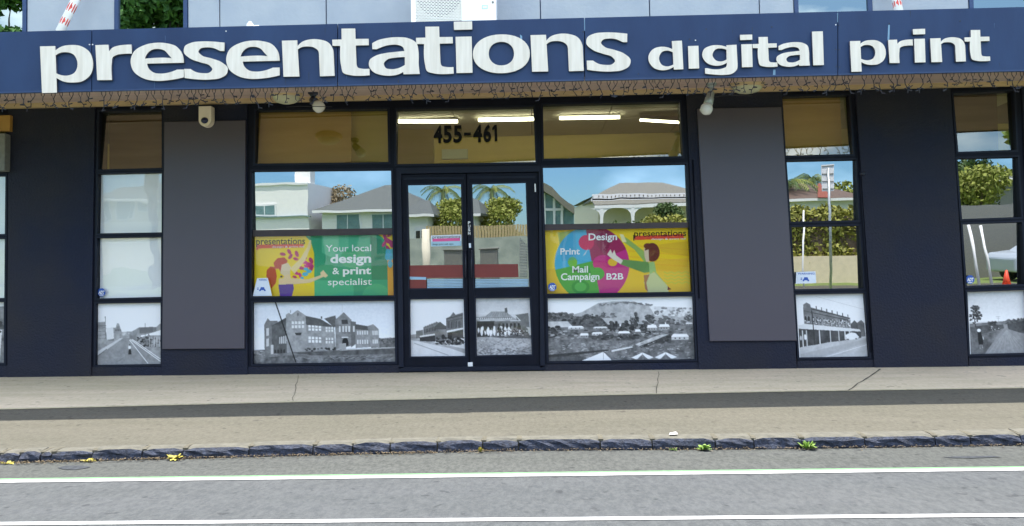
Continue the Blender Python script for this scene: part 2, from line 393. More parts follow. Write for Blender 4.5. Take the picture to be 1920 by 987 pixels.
# piers between the windows (front face y=0)
piers = [[(15, soff(15)), (178, soff(178)), (170, base(170)), (14, base(14))],
         [(307, soff(307)), (463, soff(463)), (464, base(464)), (303, base(303))],
         [(1286, soff(1290)), (1465, soff(1465)), (1495, base(1495)), (1311, base(1311))],
         [(1603, soff(1603)), (1781, soff(1781)), (1817, base(1817)), (1641, base(1641))],
         [(1916, soff(1916)), (2260, soff(2260)), (2300, base(2300)), (1938, base(1938))],
         [(-330, soff(-330)), (-110, soff(-110)), (-110, base(-110)), (-330, base(-330))]]
for q in piers:
    fixn(MB().px(q, 0, .28).build('wall_pier', M['wall'], shop))
# plinth under each window bay
for (x0, x1, yt0, yt1) in ((-110, 14, 688, 686), (170, 303, 689, 688), (464, 748, 688, 685), (748, 1022, 690, 687), (1022, 1311, 684, 680), (1495, 1641, 677, 675), (1817, 1938, 672, 670)):
    fixn(MB().px([(x0, yt0), (x1, yt1), (x1, base(x1)), (x0, base(x0))], .015 if x0 != 748 else .045, .28).build('plinth', M['wall'], shop))

def ring(mb, outer, inner, yf, yb, mi=0):
    for i in range(4):
        j = (i+1) % 4; mb.px([outer[i], outer[j], inner[j], inner[i]], yf, yb, mi)
def grow(q, d):   # q = TL,TR,BR,BL
    (a, b), (c, e), (f, g), (h, i) = q
    return [(a-d, b-d), (c+d, e-d), (f+d, g+d), (h-d, i+d)]
def shrink(q, d): return grow(q, -d)
def pane_mesh(q, Y, tilt, m, parent, name='pane', yaw=0.0):
    c = [P(x, y, Y) for x, y in q]; cen = sum(c, Vector())/4; Rm = Matrix.Rotation(tilt, 3, 'X') @ Matrix.Rotation(yaw, 3, 'Z')
    f = [cen+Rm@(p-cen) for p in c]; n = Rm@Vector((0, 1, 0)); b = [p+n*.006 for p in f]
    # only the outer face carries the optics; edges close the sheet
    o = fixn(MB().prism(f, b).build(name, [m, M['g_clear']], parent))
    o.data.polygons.foreach_set('material_index', [0]+[1]*(len(o.data.polygons)-1)); return o
def window(outer, panes, yf=.02, root=None):
    """outer quad, panes = [(quad, glass, tilt)]; frame mesh > bead, pane"""
    root = root or shop
    mb = MB(); n = len(panes)
    L0, R0, R1, L1 = outer
    # outer stiles follow the panes
    prevL, prevR = L0, R0
    for k, (q, g, t) in enumerate(panes):
        # head / transom bar above this pane
        mb.px([prevL, prevR, (q[1][0], q[1][1]), (q[0][0], q[0][1])], yf, .12)
        # left and right stiles
        fl = lambda y, A=L0, B=L1: (A[0]+(B[0]-A[0])*(y-A[1])/(B[1]-A[1]), y)
        fr = lambda y, A=R0, B=R1: (A[0]+(B[0]-A[0])*(y-A[1])/(B[1]-A[1]), y)
        prevLn, prevRn = fl(q[3][1]), fr(q[2][1])
        mb.px([prevL, q[0], q[3], prevLn], yf, .12); mb.px([q[1], prevR, prevRn, q[2]], yf, .12)
        prevL, prevR = prevLn, prevRn
        lastq = q
        # close the small wedges between bars
        if k < n-1:
            nq = panes[k+1][0]; mb.px([q[3], q[2], fr(nq[1][1]), fl(nq[0][1])], yf+.0, .12)
            prevL, prevR = fl(nq[0][1]), fr(nq[1][1])
            mb.px([fl(q[3][1]), q[3], (nq[0][0], nq[0][1]), fl(nq[0][1])], yf+.001, .12)
            mb.px([q[2], fr(q[2][1]), fr(nq[1][1]), nq[1]], yf+.001, .12)
    mb.px([lastq[3], lastq[2], R1, L1], yf, .12)
    mb.px([prevL, lastq[3], L1], yf+.001, .12); mb.px([lastq[2], prevR, R1], yf+.001, .12)
    fr_o = mb.build('window', M['frame'], root); fixn(fr_o)
    for q, g, t in panes:
        b = MB(); ring(b, grow(q, 3.6), grow(q, .4), yf-.008, yf+.02); fixn(b.build('glazing_bead', M['frame2'], fr_o))
        if g: pane_mesh(grow(q, 1.5), .075, t, M[g], fr_o)
    return fr_o
TT = rad(-3.6)
L1T = [(186, 210), (303, 207), (303, 315), (184, 318)]; L1A = [(184, 327), (303, 324), (303, 436), (182, 438)]
L1B = [(182, 447), (302, 445), (302, 557), (181, 560)]; L1C = [(180, 570), (301, 568), (301, 683), (179, 685)]
window([(178, 196), (307, 193), (303, 688), (170, 690)], [(L1T, 'g_tran', TT), (L1A, 'g_white', TL), (L1B, 'g_white', TL), (L1C, 'g_photo', 0)])
L0A = [(-90, 331), (10, 330), (9, 439), (-90, 440)]; L0B = [(-90, 449), (9, 448), (8, 559), (-90, 560)]; L0C = [(-90, 568), (7, 567), (7, 681), (-90, 682)]
L0T = [(-90, 218), (10, 216), (10, 322), (-90, 323)]
window([(-110, 203), (15, 201), (14, 686), (-110, 688)], [(L0T, 'g_tran', TT), (L0A, 'g_white', TL), (L0B, 'g_white', TL), (L0C, 'g_photo', 0)])
MLT = [(480, 208), (726, 205), (728, 304), (478, 307)]; MLA = [(473, 322), (733, 319), (738, 554), (472, 556)]; MLC = [(474, 568), (739, 564), (741, 679), (474, 683)]
ml = window([(463, 188), (742, 183), (748, 685), (464, 688)], [(MLT, 'g_tran', TT), (MLA, None, TL), (MLC, 'g_photo', 0)])
MRT = [(1018, 197), (1274, 191), (1280, 293), (1020, 298)]; MRA = [(1018, 314), (1286, 308), (1298, 547), (1026, 551)]; MRC = [(1027, 560), (1299, 556), (1304, 674), (1029, 678)]
mr = window([(1010, 178), (1290, 172), (1311, 680), (1022, 684)], [(MRT, 'g_tran', TT), (MRA, None, TL), (MRC, 'g_photo', 0)])
for w_, up_, lo_ in ((ml, [(473, 322), (733, 319), (736, 438), (473, 442)], [(473, 440), (736, 436), (738, 554), (472, 556)]), (mr, [(1018, 314), (1286, 308), (1292, 425), (1022, 430)], [(1022, 428), (1292, 423), (1298, 547), (1026, 551)])):
    pane_mesh(grow(up_, 1.0), .070, TL, M['g_low'], w_); pane_mesh(grow(lo_, 1.5), .078, TL, M['g_poster'], w_)
R1T = [(1467, 182), (1592, 179), (1599, 289), (1474, 292)]; R1A = [(1475, 303), (1605, 300), (1610, 413), (1483, 416)]
R1B = [(1484, 426), (1612, 424), (1619, 541), (1491, 543)]; R1C = [(1492, 553), (1621, 550.5), (1630, 669), (1499, 671)]
window([(1463, 169), (1603, 165), (1641, 675), (1495, 677)], [(R1T, 'g_tran', TT), (R1A, 'g_low', TL), (R1B, 'g_low', TL), (R1C, 'g_photo', 0)])
R2T = [(1788, 176), (1901, 171), (1906, 281), (1797, 285)]; R2A = [(1795, 298), (1908, 295), (1915, 407), (1804, 411)]
R2B = [(1805, 421), (1916, 417), (1922, 533), (1813, 537)]; R2C = [(1814, 548), (1924, 544), (1930, 662), (1819, 665)]
window([(1781, 160), (1916, 157), (1938, 670), (1817, 673)], [(R2T, 'g_tran', rad(-1.5)), (R2A, 'g_low', TL), (R2B, 'g_low', TL), (R2C, 'g_photo', 0)])
# entrance: transom light, frame, two leaves
DT = [(744, 206), (1000, 201), (1004, 304), (743, 308)]
dw = window([(742, 183), (1010, 178), (1013, 311), (743, 315)], [(DT, 'g_tran', TT)])
mb = MB()
mb.px([(743, 315), (1013, 311), (1010, 322), (752, 326)], .0, .14); mb.px([(743, 315), (752, 326), (757, 690), (748, 692)], .0, .14); mb.px([(1010, 322), (1013, 311), (1022, 687), (1013, 690)], .0, .14)
mb.px([(748, 689), (1022, 686), (1022, 694), (748, 697)], .0, .16)
df = fixn(mb.build('door_frame', M['frame2'], shop))
def leaf(x0t, x1t, x0b, x1b, yt, yb, glz, low, yawd, hinge_left):
    mb = MB(); o = [(x0t, yt), (x1t, yt-2), (x1b, yb-2), (x0b, yb)]
    mb.px([o[0], o[1], glz[1], glz[0]], .03, .075); mb.px([o[0], glz[0], low[3], o[3]], .03, .075); mb.px([glz[1], o[1], o[2], low[2]], .03, .075)
    mb.px([low[3], low[2], o[2], o[3]], .03, .075); mb.px([glz[3], glz[2], low[1], low[0]], .031, .075)
    mb.px([glz[2], low[1], (low[1][0]+1, low[1][1])], .0315, .075)
    lf = fixn(mb.build('door', M['frame'], shop))
    for q in (glz, low):
        b = MB(); ring(b, grow(q, 3), grow(q, .3), .022, .05); fixn(b.build('glazing_bead', M['frame2'], lf))
    pane_mesh(grow(glz, 1.5), .055, TL, M['g_door'], lf, yaw=yawd); pane_mesh(grow(low, 1.5), .06, 0, M['g_photo'], lf)
    b = MB(); b.px([(o[0][0]+4, yt+5), (o[1][0]-4, yt+4), (o[1][0]-4, yt+8), (o[0][0]+4, yt+9)], .024, .04); fixn(b.build('door_rail_moulding', M['frame2'], lf))
    return lf
DLg = [(765, 348), (864, 346), (868, 540), (768, 541)]; DLl = [(769, 562), (870, 561), (872, 668), (770, 669)]
DRg = [(885, 346), (985, 344), (992, 538), (890, 540)]; DRl = [(892, 560), (993, 559), (997, 665), (894, 667)]
dl = leaf(753, 873.5, 758, 879, 328, 690, DLg, DLl, 0, True)
dr = leaf(875.5, 1008, 881, 1012, 326, 688, DRg, DRl, rad(-2.1), False)
fixn(MB().px([(868, 329), (881, 329), (886, 688), (873, 688)], .078, .1).build('door_stop', M['frame'], shop)); fixn(MB().px([(1001, 326), (1014, 326), (1020, 687), (1006, 687)], .078, .1).build('door_stop', M['frame'], shop))
fixn(MB().px([(748, 322), (1012, 318), (1012, 336), (748, 339)], .079, .101).build('door_stop', M['frame'], shop))
# pull handles and lock
for lf, x in ((dl, 873), (dr, 884)):
    b = MB(); a = P(x, 470, -.0); c = P(x, 520, -.0); b.tube([a, c], .010, 8); b.tube([a, a+Vector((0, .04, 0))], .008, 8); b.tube([c, c+Vector((0, .04, 0))], .008, 8)
    b.build('door_handle', M['black'], lf, True)
b = MB(); b.px([(877, 680), (886, 679.5), (886.5, 688.5), (877.5, 689)], .012, .03); bevel(b.build('floor_bolt', M['white'], dl), .002)
b = MB(); b.px([(1002, 345), (1004.5, 345), (1005, 360), (1002.5, 360)], -.006, .01); b.build('door_hinge', M['white'], dr)
# flat red strips on the glass and slatted vent panels low in the doors
for lf, q in ((dl, [(768, 498), (867, 497), (868, 521), (768, 522)]), (dr, [(889, 496), (971, 495.5), (972, 520), (890, 521)])):
    fixn(MB().px(q, .046, .048).build('red_band', M['redband'], lf))
fixn(MB().px([(768, 525), (799, 525), (800, 541), (768, 542)], .046, .048).build('red_corner', M['redband'], dl))
fixn(MB().px([(768, 519), (799, 520), (799, 525), (768, 524)], .0455, .048).build('pale_strip', M['slat'], dl))
for lf, x0, x1, yb in ((dl, 801, 868, 541), (dr, 891, 991, 539)):
    for k in range(6):
        y = 524+k*2.9
        fixn(MB().px([(x0, y), (x1, y-.6), (x1, y+1.6), (x0, y+2.1)], .046, .052).build('vent_slat', M['slat'], lf))
for k in range(58):   # ribbed strip of the slatted blind at the right edge of the right leaf
    y = 350+k*2.95
    if y < 430: continue
    fixn(MB().px([(974, y), (989, y-.3), (989, y+1.3), (974, y+1.6)], .048, .052).build('blind_slat', M['greybox'], dr))

# dark rail that closes the top of each poster
for w_, q in ((ml, [(473, 432), (735, 428), (736, 440), (473, 444)]), (mr, [(1021, 421), (1291, 417), (1292, 427), (1022, 432)])):
    fixn(MB().px(q, .045, .07).build('blind_rail', mat('rail_brown', s2l((62, 52, 52)), .6), w_))

# conduits and fixings on the piers
b = MB(); b.tube([P(1604, 200, -.012), P(1634, 660, -.012)], .008, 8); b.build('conduit', M['frame'], shop, True)
b = MB(); b.tube([P(1299, 300, -.012), P(1311, 560, -.012)], .007, 8); b.build('conduit', M['frame'], shop, True)
b = MB(); b.tube([P(1612, 326, -.02), P(1621, 326, -.02)], .016, 8); b.build('conduit_clip', M['black'], shop, True)

# the two blank boards fixed on the piers beside the middle windows
for q, lab in (([(308, 229), (460, 226), (458, 654), (304, 655)], 'blank grey board on the pier under the security camera'),
               ([(1307, 204), (1465, 201), (1494, 639), (1331, 640)], 'blank grey board with a pale spotlight at its top corner')):
    tag(bevel(MB().px(q, -.03, 0.0).build('blank_board', M['panel'], None, center=True), .004), lab, 'board', 'blank boards on the piers')

# ------------------------------------------------------------------ upper storey
def ftop(x): return 60.5-47*x/1920.
UPX = [-300, -100, 0, 48]
def upanel(x0, x1):
    a = P(x0, ftop(x0)+25, .0); c = P(x1, ftop(x1)+25, .0); g = .006
    return [Vector((a.x+g, 0, a.z)), Vector((c.x-g, 0, c.z)), Vector((c.x-g, 0, 5.6)), Vector((a.x+g, 0, 5.6))]
segs = [(-420, -150), (50, 215), (352, 412), (412, 612), (612, 813), (813, 1014), (1014, 1219), (1219, 1425), (1425, 1490), (1636, 1818), (2010, 2200), (2200, 2400)]
for a, c in segs:
    f = upanel(a, c); o = fixn(MB().prism(f, [p+Vector((0, .03, 0)) for p in f]).build('wall_panel', M['upper'], shop)); bevel(o, .003)
b = MB(); a = P(-420, 60, .03); c = P(2400, 10, .03); b.box((a.x, .031, 3.12), (c.x, .06, 5.6)); b.build('upper_wall_backing', M['blueframe'], shop)
for x0, x1 in ((-150, 50), (215, 352), (1490, 1636), (1818, 2010)):
    a = P(x0, ftop(x0)+25, 0); c = P(x1, ftop(x1)+25, 0); zt = 4.6; w = .045; z0 = min(a.z, c.z)
    b = MB(); b.box((a.x, -.012, z0), (a.x+w, .03, zt)); b.box((c.x-w, -.012, z0), (c.x, .03, zt)); b.box((a.x+w, -.012, zt-w), (c.x-w, .03, zt)); b.box((a.x+w, -.012, z0), (c.x-w, .03, z0+w))
    wo = fixn(b.build('upper_window', M['blueframe'], shop))
    f = [Vector((a.x+w, .012, z0+w)), Vector((c.x-w, .012, z0+w)), Vector((c.x-w, .012, zt-w)), Vector((a.x+w, .012, zt-w))]
    fixn(MB().prism(f, [p+Vector((0, .006, 0)) for p in f]).build('pane', M['g_up'], wo))
    f = upanel(x0, x1); f = [Vector((f[0].x, 0, zt)), Vector((f[1].x, 0, zt)), f[2], f[3]]
    fixn(MB().prism(f, [p+Vector((0, .03, 0)) for p in f]).build('wall_panel', M['upper'], shop))
# roof, side and back walls
b = MB(); b.box((-13, .28, 5.45), (13, 9, 5.6)); b.build('roof', M['roofgrey'], shop)

# ------------------------------------------------------------------ room behind the glass
rx0, rx1 = -12.5, 12.5; ZC = 3.62; YB = 5.2
b = MB(); b.box((rx0, .15, -.3), (rx1, YB, -.02)); b.build('inside_floor', M['infloor'], shop)
b = MB(); b.box((rx0, YB, -.3), (rx1, YB+.1, 5.5)); b.build('inside_back_wall', M['inwall'], shop)
b = MB(); b.box((rx0-.1, .1, -.3), (rx0, YB+.1, 5.5)); b.build('inside_side_wall', M['inwall'], shop)
b = MB(); b.box((rx1, .1, -.3), (rx1+.1, YB+.1, 5.5)); b.build('inside_side_wall', M['inwall'], shop)
# ceiling of laid-in tiles
tx = -6.0
while tx < 7.2:
    for j in range(4):
        y0 = .16+j*1.25
        b = MB(); b.box((tx+.008, y0+.008, ZC), (tx+1.192, y0+1.242, ZC+.03)); b.build('ceiling_tile', M['yellow_tile'], shop)
    tx += 1.2
b = MB(); b.box((rx0, .1, ZC+.03), (rx1, YB, ZC+.08)); b.build('ceiling_grid', M['infloor'], shop)
b = MB(); b.box((rx0, .13, 3.02), (rx1, .16, 3.7)); b.build('inside_bulkhead', M['inwall2'], shop)
# partitions seen through the transom lights
def inner_slab(name, q, Y, th, m):
    f = [P(x, y, Y) for x, y in q]; return fixn(MB().prism(f, [p+Vector((0, th, 0)) for p in f]).build(name, m, shop))
inner_slab('partition', [(660, 150), (727, 150), (727, 420), (660, 420)], .34, .1, M['inwall'])
inner_slab('partition', [(743, 243), (812, 243), (813, 420), (743, 420)], .9, .1, M['inwall'])
for k, q in enumerate(([(205, 190), (320, 190), (320, 330), (205, 330)], [(470, 190), (659, 190), (659, 330), (470, 330)], [(1440, 160), (1574, 160), (1580, 310), (1440, 310)], [(1770, 150), (1868, 150), (1873, 300), (1770, 300)])):
    inner_slab('roller_blind', q, .22, .01, M['blinddark'] if k in (0, 3) else M['inwall2'])
for q, ang in (([(745, 223), (858, 223), (858, 233), (745, 233)], 0), ([(897, 220), (1002, 218), (1002, 229), (897, 231)], 0), ([(1049, 217), (1162, 215), (1162, 225), (1049, 227)], 0), ([(1200, 222), (1274, 227), (1274, 233), (1200, 229)], 1)):
    t = empty('fluorescent_light', P(q[0][0], q[0][1], 3.6), 'x', 'ceiling light', 'lit fluorescent tubes on the shop ceiling')
    lt = {745: 'lit tube light inside the transom over the left door, above the 455', 897: 'lit tube light inside the transom over the right door, above the 461',
          1049: 'long level lit tube light behind the transom right of the entrance', 1200: 'short sloping lit tube light at the right end of the transom right of the entrance'}[q[0][0]]
    t['label'] = lt
    f = [P(x, y, 3.6) for x, y in q]; mid = (f[0]+f[3])/2; mid2 = (f[1]+f[2])/2; r = (f[0]-f[3]).length*.3
    MB().tube([mid, mid2], r, 10).build('tube', M['tube'], t, True)
    bb = MB(); up = Vector((0, 0, r*1.1)); bb.prism([mid+up+Vector((0, -.04, 0)), mid2+up+Vector((0, -.04, 0)), mid2+up+Vector((0, -.04, .06)), mid+up+Vector((0, -.04, .06))], [mid+up+Vector((0, .06, 0)), mid2+up+Vector((0, .06, 0)), mid2+up+Vector((0, .06, .06)), mid+up+Vector((0, .06, .06))])
    fixn(bb.build('fitting', M['greybox'], t))
b = MB(); b.px([(828, 280), (877, 279), (877, 298), (828, 299)], .13, .18); tag(bevel(b.build('wall_unit', M['white'], None, center=True), .01), 'pale oblong box inside the entrance transom, under the black street number', 'box')

# ------------------------------------------------------------------ 3. awning
awn = empty('awning', (0, 0, 2.8), 'long blue shop awning with white raised letters and tan underside over the footpath', 'awning')
def fbot(x): return 174.5-41.5*x/1920.
seams = [-600, -290, 172, 633, 1096, 1571, 2040, 2500]
for a, c in zip(seams, seams[1:]):
    g = .8
    fr = [PF(a+g, ftop(a)), PF(c-g, ftop(c)), PF(c-g, fbot(c)), PF(a+g, fbot(a))]
    o = fixn(MB().prism(fr, [p+Vector((0, .02, 0)) for p in fr]).build('fascia_panel', M['navy'], awn))
    # bottom lip, a little proud
    fr = [PF(a+g, fbot(a)-2.2, .006), PF(c-g, fbot(c)-2.2, .006), PF(c-g, fbot(c)+.6, .006), PF(a+g, fbot(a)+.6, .006)]
    fixn(MB().prism(fr, [p+Vector((0, .03, 0)) for p in fr]).build('fascia_lip', M['blueframe'], awn))
A0, A1 = -600, 2500
fb0, fb1 = PF(A0, fbot(A0)-1.5), PF(A1, fbot(A1)-1.5)
def sj(x): return 203-43*x/1920.
wj0, wj1 = P(A0, sj(A0)-8, 0), P(A1, sj(A1)-8, 0)
# extend wall join to fascia ends
mbs = MB(); d = Vector((0, .025, 0))
q = [fb0+d, fb1+d, wj1, wj0]
mbs.prism(q, [p+Vector((0, 0, .03)) for p in q]); fixn(mbs.build('soffit', M['soffit'], awn))
tr = [P(A0, sj(A0)-9, -.05), P(A1, sj(A1)-9, -.05), P(A1, sj(A1), -.05), P(A0, sj(A0), -.05)]
fixn(MB().prism(tr, [Vector((p.x, 0, p.z)) for p in tr]).build('soffit_trim', M['trim'], awn))
ft0, ft1 = PF(A0, ftop(A0)+.8), PF(A1, ftop(A1)+.8)
q = [ft0+d, ft1+d, Vector((ft1.x, 0, ft1.z+.02)), Vector((ft0.x, 0, ft0.z+.02))]
fixn(MB().prism([p-Vector((0, 0, .03)) for p in q], q).build('awning_roof', M['galv'], awn))
# soffit battens (one line shows between fascia and wall)
m1 = fb0.lerp(wj0, .8); m2 = fb1.lerp(wj1, .8)
MB().prism([m1-Vector((0, .03, .012)), m2-Vector((0, .03, .012)), m2+Vector((0, .03, -.012)), m1+Vector((0, .03, -.012))], [m1+Vector((0, -.03, .0)), m2+Vector((0, -.03, 0)), m2+Vector((0, .03, 0)), m1+Vector((0, .03, 0))]).build('soffit_batten', M['soffit'], awn)
# screws and scars on the fascia
for k in range(26):   # rain streaks of old grime below the panel heads
    x = rg.uniform(5, 1910); y = rg.choice((ftop(x)+rg.uniform(2, 30), fbot(x)-rg.uniform(12, 40))); h = rg.uniform(6, 22); w = rg.uniform(.5, 1.3)
    f = [PF(a_, b_, .0006) for a_, b_ in ((x-w, y), (x+w, y), (x+w*.4, y+h), (x-w*.3, y+h))]; fixn(MB().prism(f, [p+Vector((0, .0005, 0)) for p in f]).build('grime_streak', M['streak'] if k % 3 else M['streakl'], awn))
for x, y in ((168, 84), (174, 84), (424, 59), (385, 157), (525, 80), (747, 151), (747, 154), (1093, 60), (1097, 143), (1197, 139), (1293, 74), (1304, 76), (1324, 55), (1567, 47), (1573, 48), (1567, 93), (1573, 94), (1568, 125), (1574, 126), (1447, 51), (1800, 40), (1667, 45)):
    c = PF(x, y, .0); MB().tube([c+Vector((0, .004, 0)), c-Vector((0, .004, 0))], .006, 8).build('screw', M['black'] if (x+y) % 3 else M['white'], awn)
for q in ([(1665.5, 47), (1668.5, 47), (1667.5, 76), (1664, 76)], [(1095.4, 37), (1096.8, 37), (1096.8, 58), (1095.6, 58)], [(1570, 25), (1571.2, 25), (1571.2, 42), (1570, 42)], [(975, 65), (979, 68), (979, 76), (976, 78)], [(1450, 131), (1454, 131), (1454, 143), (1449, 144)]):
    f = [PF(x, y, .001) for x, y in q]; fixn(MB().prism(f, [p+Vector((0, .001, 0)) for p in f]).build('fascia_scar', mat('bare_patch', s2l((120, 155, 180)), .7), awn))

# --- the raised letters, each cut from its own outline
C = True
GL = {
 'p': ((316, 702, 605, 345, .0235), [[(316, 347, C), (427, 345, C), (427, 378, C), (470, 350), (540, 337), (615, 345), (675, 385), (702, 470), (680, 555), (620, 602), (545, 612), (480, 604), (430, 578, C), (431, 687, C), (322, 690, C)],
       [(428, 412, C), (460, 394), (505, 388), (560, 405), (589, 470), (565, 540), (505, 563), (460, 558), (429, 545, C)]]),
 'r': ((725, 993, 603, 338, .0235), [[(725, 340, C), (820, 337, C), (823, 390, C), (850, 360), (900, 343), (940, 338), (991, 336, C), (993, 402, C), (930, 404), (880, 412), (850, 430), (842, 470), (840, 600, C), (732, 601, C)]]),
 'e': ((985, 1372, 592, 328, .0235), [[(1372, 465, C), (1362, 400), (1320, 345), (1250, 322), (1180, 318), (1090, 335), (1010, 385), (985, 455), (1005, 530), (1070, 580), (1160, 600), (1250, 596), (1320, 585), (1370, 573, C), (1370, 517, C), (1322, 518, C), (1260, 540), (1200, 548), (1150, 540), (1115, 510), (1103, 472, C)],
       [(1088, 437, C), (1105, 400), (1140, 370), (1185, 362), (1235, 375), (1262, 405), (1287, 434, C), (1250, 430), (1180, 430), (1130, 433)]]),
 's': ((1378, 1693, 588, 324, .0235), [[(1673, 322, C), (1671, 382, C), (1640, 382, C), (1590, 360), (1540, 356), (1497, 366), (1483, 388), (1505, 415), (1580, 440), (1650, 468), (1692, 512), (1683, 553), (1640, 582), (1560, 595), (1470, 594), (1380, 583, C), (1379, 518, C), (1423, 518, C), (1460, 540), (1510, 549), (1560, 544), (1582, 520), (1562, 490), (1500, 468), (1420, 436), (1380, 395), (1388, 348), (1430, 324), (1510, 313), (1600, 315)]]),
 'n': ((206, 587, 578, 314, .0235), [[(206, 314, C), (317, 311, C), (319, 355, C), (350, 325), (410, 305), (480, 305), (550, 330), (580, 380), (584, 420, C), (587, 571, C), (480, 575, C), (477, 430, C), (470, 385), (440, 362), (395, 355), (345, 362), (320, 378, C), (327, 577, C), (211, 579, C)]]),
 't': ((577, 844, 566, 311, .0235), [[(647, 233, C), (745, 232, C), (746, 306, C), (842, 305, C), (843, 349, C), (747, 351, C), (749, 480, C), (757, 508), (790, 518), (843, 518, C), (844, 563, C), (780, 567), (700, 562), (650, 545), (638, 500), (635, 354, C), (578, 354, C), (577, 312, C), (646, 310, C)]]),
 'a': ((843, 1214, 560, 300, .0235), [[(872, 332, C), (910, 312), (980, 295), (1060, 288), (1140, 297), (1195, 330), (1208, 385), (1208, 490), (1214, 552, C), (1096, 555, C), (1094, 538, C), (1060, 555), (1000, 566), (940, 562), (870, 535), (844, 490), (850, 455), (890, 425), (960, 405), (1040, 395), (1107, 388, C), (1095, 358), (1060, 343), (1010, 342), (950, 355), (905, 374, C), (872, 374, C)],
       [(1109, 430, C), (1040, 435), (980, 448), (952, 480), (965, 510), (1010, 520), (1060, 512), (1108, 488, C)]]),
 'd': ((1013, 1264, 519, 347, .027), [[(1188, 300, C), (1260, 297, C), (1264, 515, C), (1196, 518, C), (1195, 497, C), (1160, 515), (1110, 523), (1050, 505), (1015, 455), (1016, 405), (1050, 360), (1110, 343), (1160, 350), (1190, 362, C)],
       [(1192, 385, C), (1160, 372), (1115, 380), (1088, 430), (1110, 484), (1150, 495), (1194, 480, C)]]),
 'g': ((1410, 1665, 512, 342, .027), [[(1590, 340, C), (1662, 336, C), (1665, 480, C), (1658, 522), (1628, 550), (1560, 562), (1500, 560), (1427, 552, C), (1427, 513, C), (1445, 513, C), (1500, 522), (1550, 516), (1583, 500), (1588, 470, C), (1550, 488), (1500, 492), (1440, 470), (1410, 418), (1425, 368), (1480, 342), (1540, 340), (1590, 352, C)],
       [(1588, 372, C), (1550, 362), (1510, 368), (1483, 415), (1510, 455), (1550, 462), (1588, 447, C)]]),
}
def spline(pts, n=6):
    k = len(pts); out = []
    P2 = [Vector((p[0], p[1])) for p in pts]; cf = [len(p) > 2 for p in pts]
    for i in range(k):
        j = (i+1) % k; a, b = P2[i], P2[j]
        if cf[i] and cf[j]: out.append(a); continue
        p0 = P2[i-1] if not cf[i] else a-(b-a)*.6; p3 = P2[(j+1) % k] if not cf[j] else b+(b-a)*.6
        L = (b-a).length
        def tg(pa, pb, pc):
            d1 = max((pb-pa).length, 1e-6); d2 = max((pc-pb).length, 1e-6)
            v = ((pb-pa)/d1*d2+(pc-pb)/d2*d1)/(d1+d2); return v
        ta = tg(p0, a, b)*L if not cf[i] else None; tb = tg(a, b, p3)*L if not cf[j] else None
        if ta is None: ta = 2*(b-a)-tb; ta = ta*.5+(b-a)*.5
        if tb is None: tb = 2*(b-a)-ta; tb = tb*.5+(b-a)*.5
        for s in range(n):
            t = s/n; t2 = t*t; t3 = t2*t
            out.append(a*(2*t3-3*t2+1)+ta*(t3-2*t2+t)+b*(-2*t3+3*t2)+tb*(t3-t2))
    return out
def glyph(ch):
    if ch == 'o':
        def ell(u0, u1, v0, v1, n=40, e=2.15):
            r = []
            for i in range(n):
                t = 2*math.pi*i/n; c, s = math.cos(t), math.sin(t)
                r.append(((u0+u1)/2+(u1-u0)/2*math.copysign(abs(c)**(2/e), c), (v0+v1)/2+(v1-v0)/2*math.copysign(abs(s)**(2/e), s)))
            return r
        return [ell(0, 1, -.03, 1.04), ell(.275, .725, .18, .84)]
    if ch in 'iI': r = [[(0, 0), (1, 0), (1, 1), (0, 1)]]; return r+([[(-.09, 1.2), (1.05, 1.2), (1.05, 1.42), (-.09, 1.42)]] if ch == 'i' else [])
    if ch == 'l': return [[(0, 0), (1, 0), (1, 1.46), (0, 1.46)]]
    (x0, x1, yb, yt, sl_), cs = GL[ch]; res = []
    for c in cs:
        r = []
        for v in spline(c):
            y = v.y+sl_*(v.x-x0); r.append(((v.x-x0)/(x1-x0), (yb-y)/(yb-yt)))
        res.append(r)
    return res
def cut_letter(ch, x0, x1, basef, topf, label):
    cu = bpy.data.curves.new('letter', 'CURVE'); cu.dimensions = '2D'; cu.fill_mode = 'BOTH'; cu.extrude = .011; cu.bevel_depth = .0015
    o3 = PF(x0, basef(x0)); ux = (PF(x0+100, basef(x0))-o3).normalized(); uz = Vector((0, 0, 1))
    for c in glyph(ch):
        sp = cu.splines.new('POLY'); sp.use_cyclic_u = True; pts = []
        for u, v in c:
            x = x0+u*(x1-x0); yb = basef(x); yt = topf(x); p = PF(x+(1-v)*.9-1, yb+(yt-yb)*v)
            w = p-o3; pts.append((w.dot(ux), w.z))
        sp.points.add(len(pts)-1)
        for q, (a, b_) in zip(sp.points, pts): q.co = (a, b_, 0, 1)
    tmp = bpy.data.objects.new('tmp', cu); COL.objects.link(tmp)
    dg = bpy.context.evaluated_depsgraph_get(); me = bpy.data.meshes.new_from_object(tmp.evaluated_get(dg))
    bpy.data.objects.remove(tmp)
    nrm = ux.cross(uz)      # points out of the fascia
    Mx = Matrix(((ux.x, 0, nrm.x, 0), (ux.y, 0, nrm.y, 0), (0, 1, 0, 0), (0, 0, 0, 1)))
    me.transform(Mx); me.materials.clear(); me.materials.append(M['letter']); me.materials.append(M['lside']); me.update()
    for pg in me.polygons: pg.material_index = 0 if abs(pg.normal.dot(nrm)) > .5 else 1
    me.name = 'letter'; o = link('letter', me, awn); o.location = o3+nrm*.014-awn.location
    o['label'] = label
    return o
bbf = lambda x: 152-.0203*(x-198); btf = lambda x: 86-.0223*(x-198)
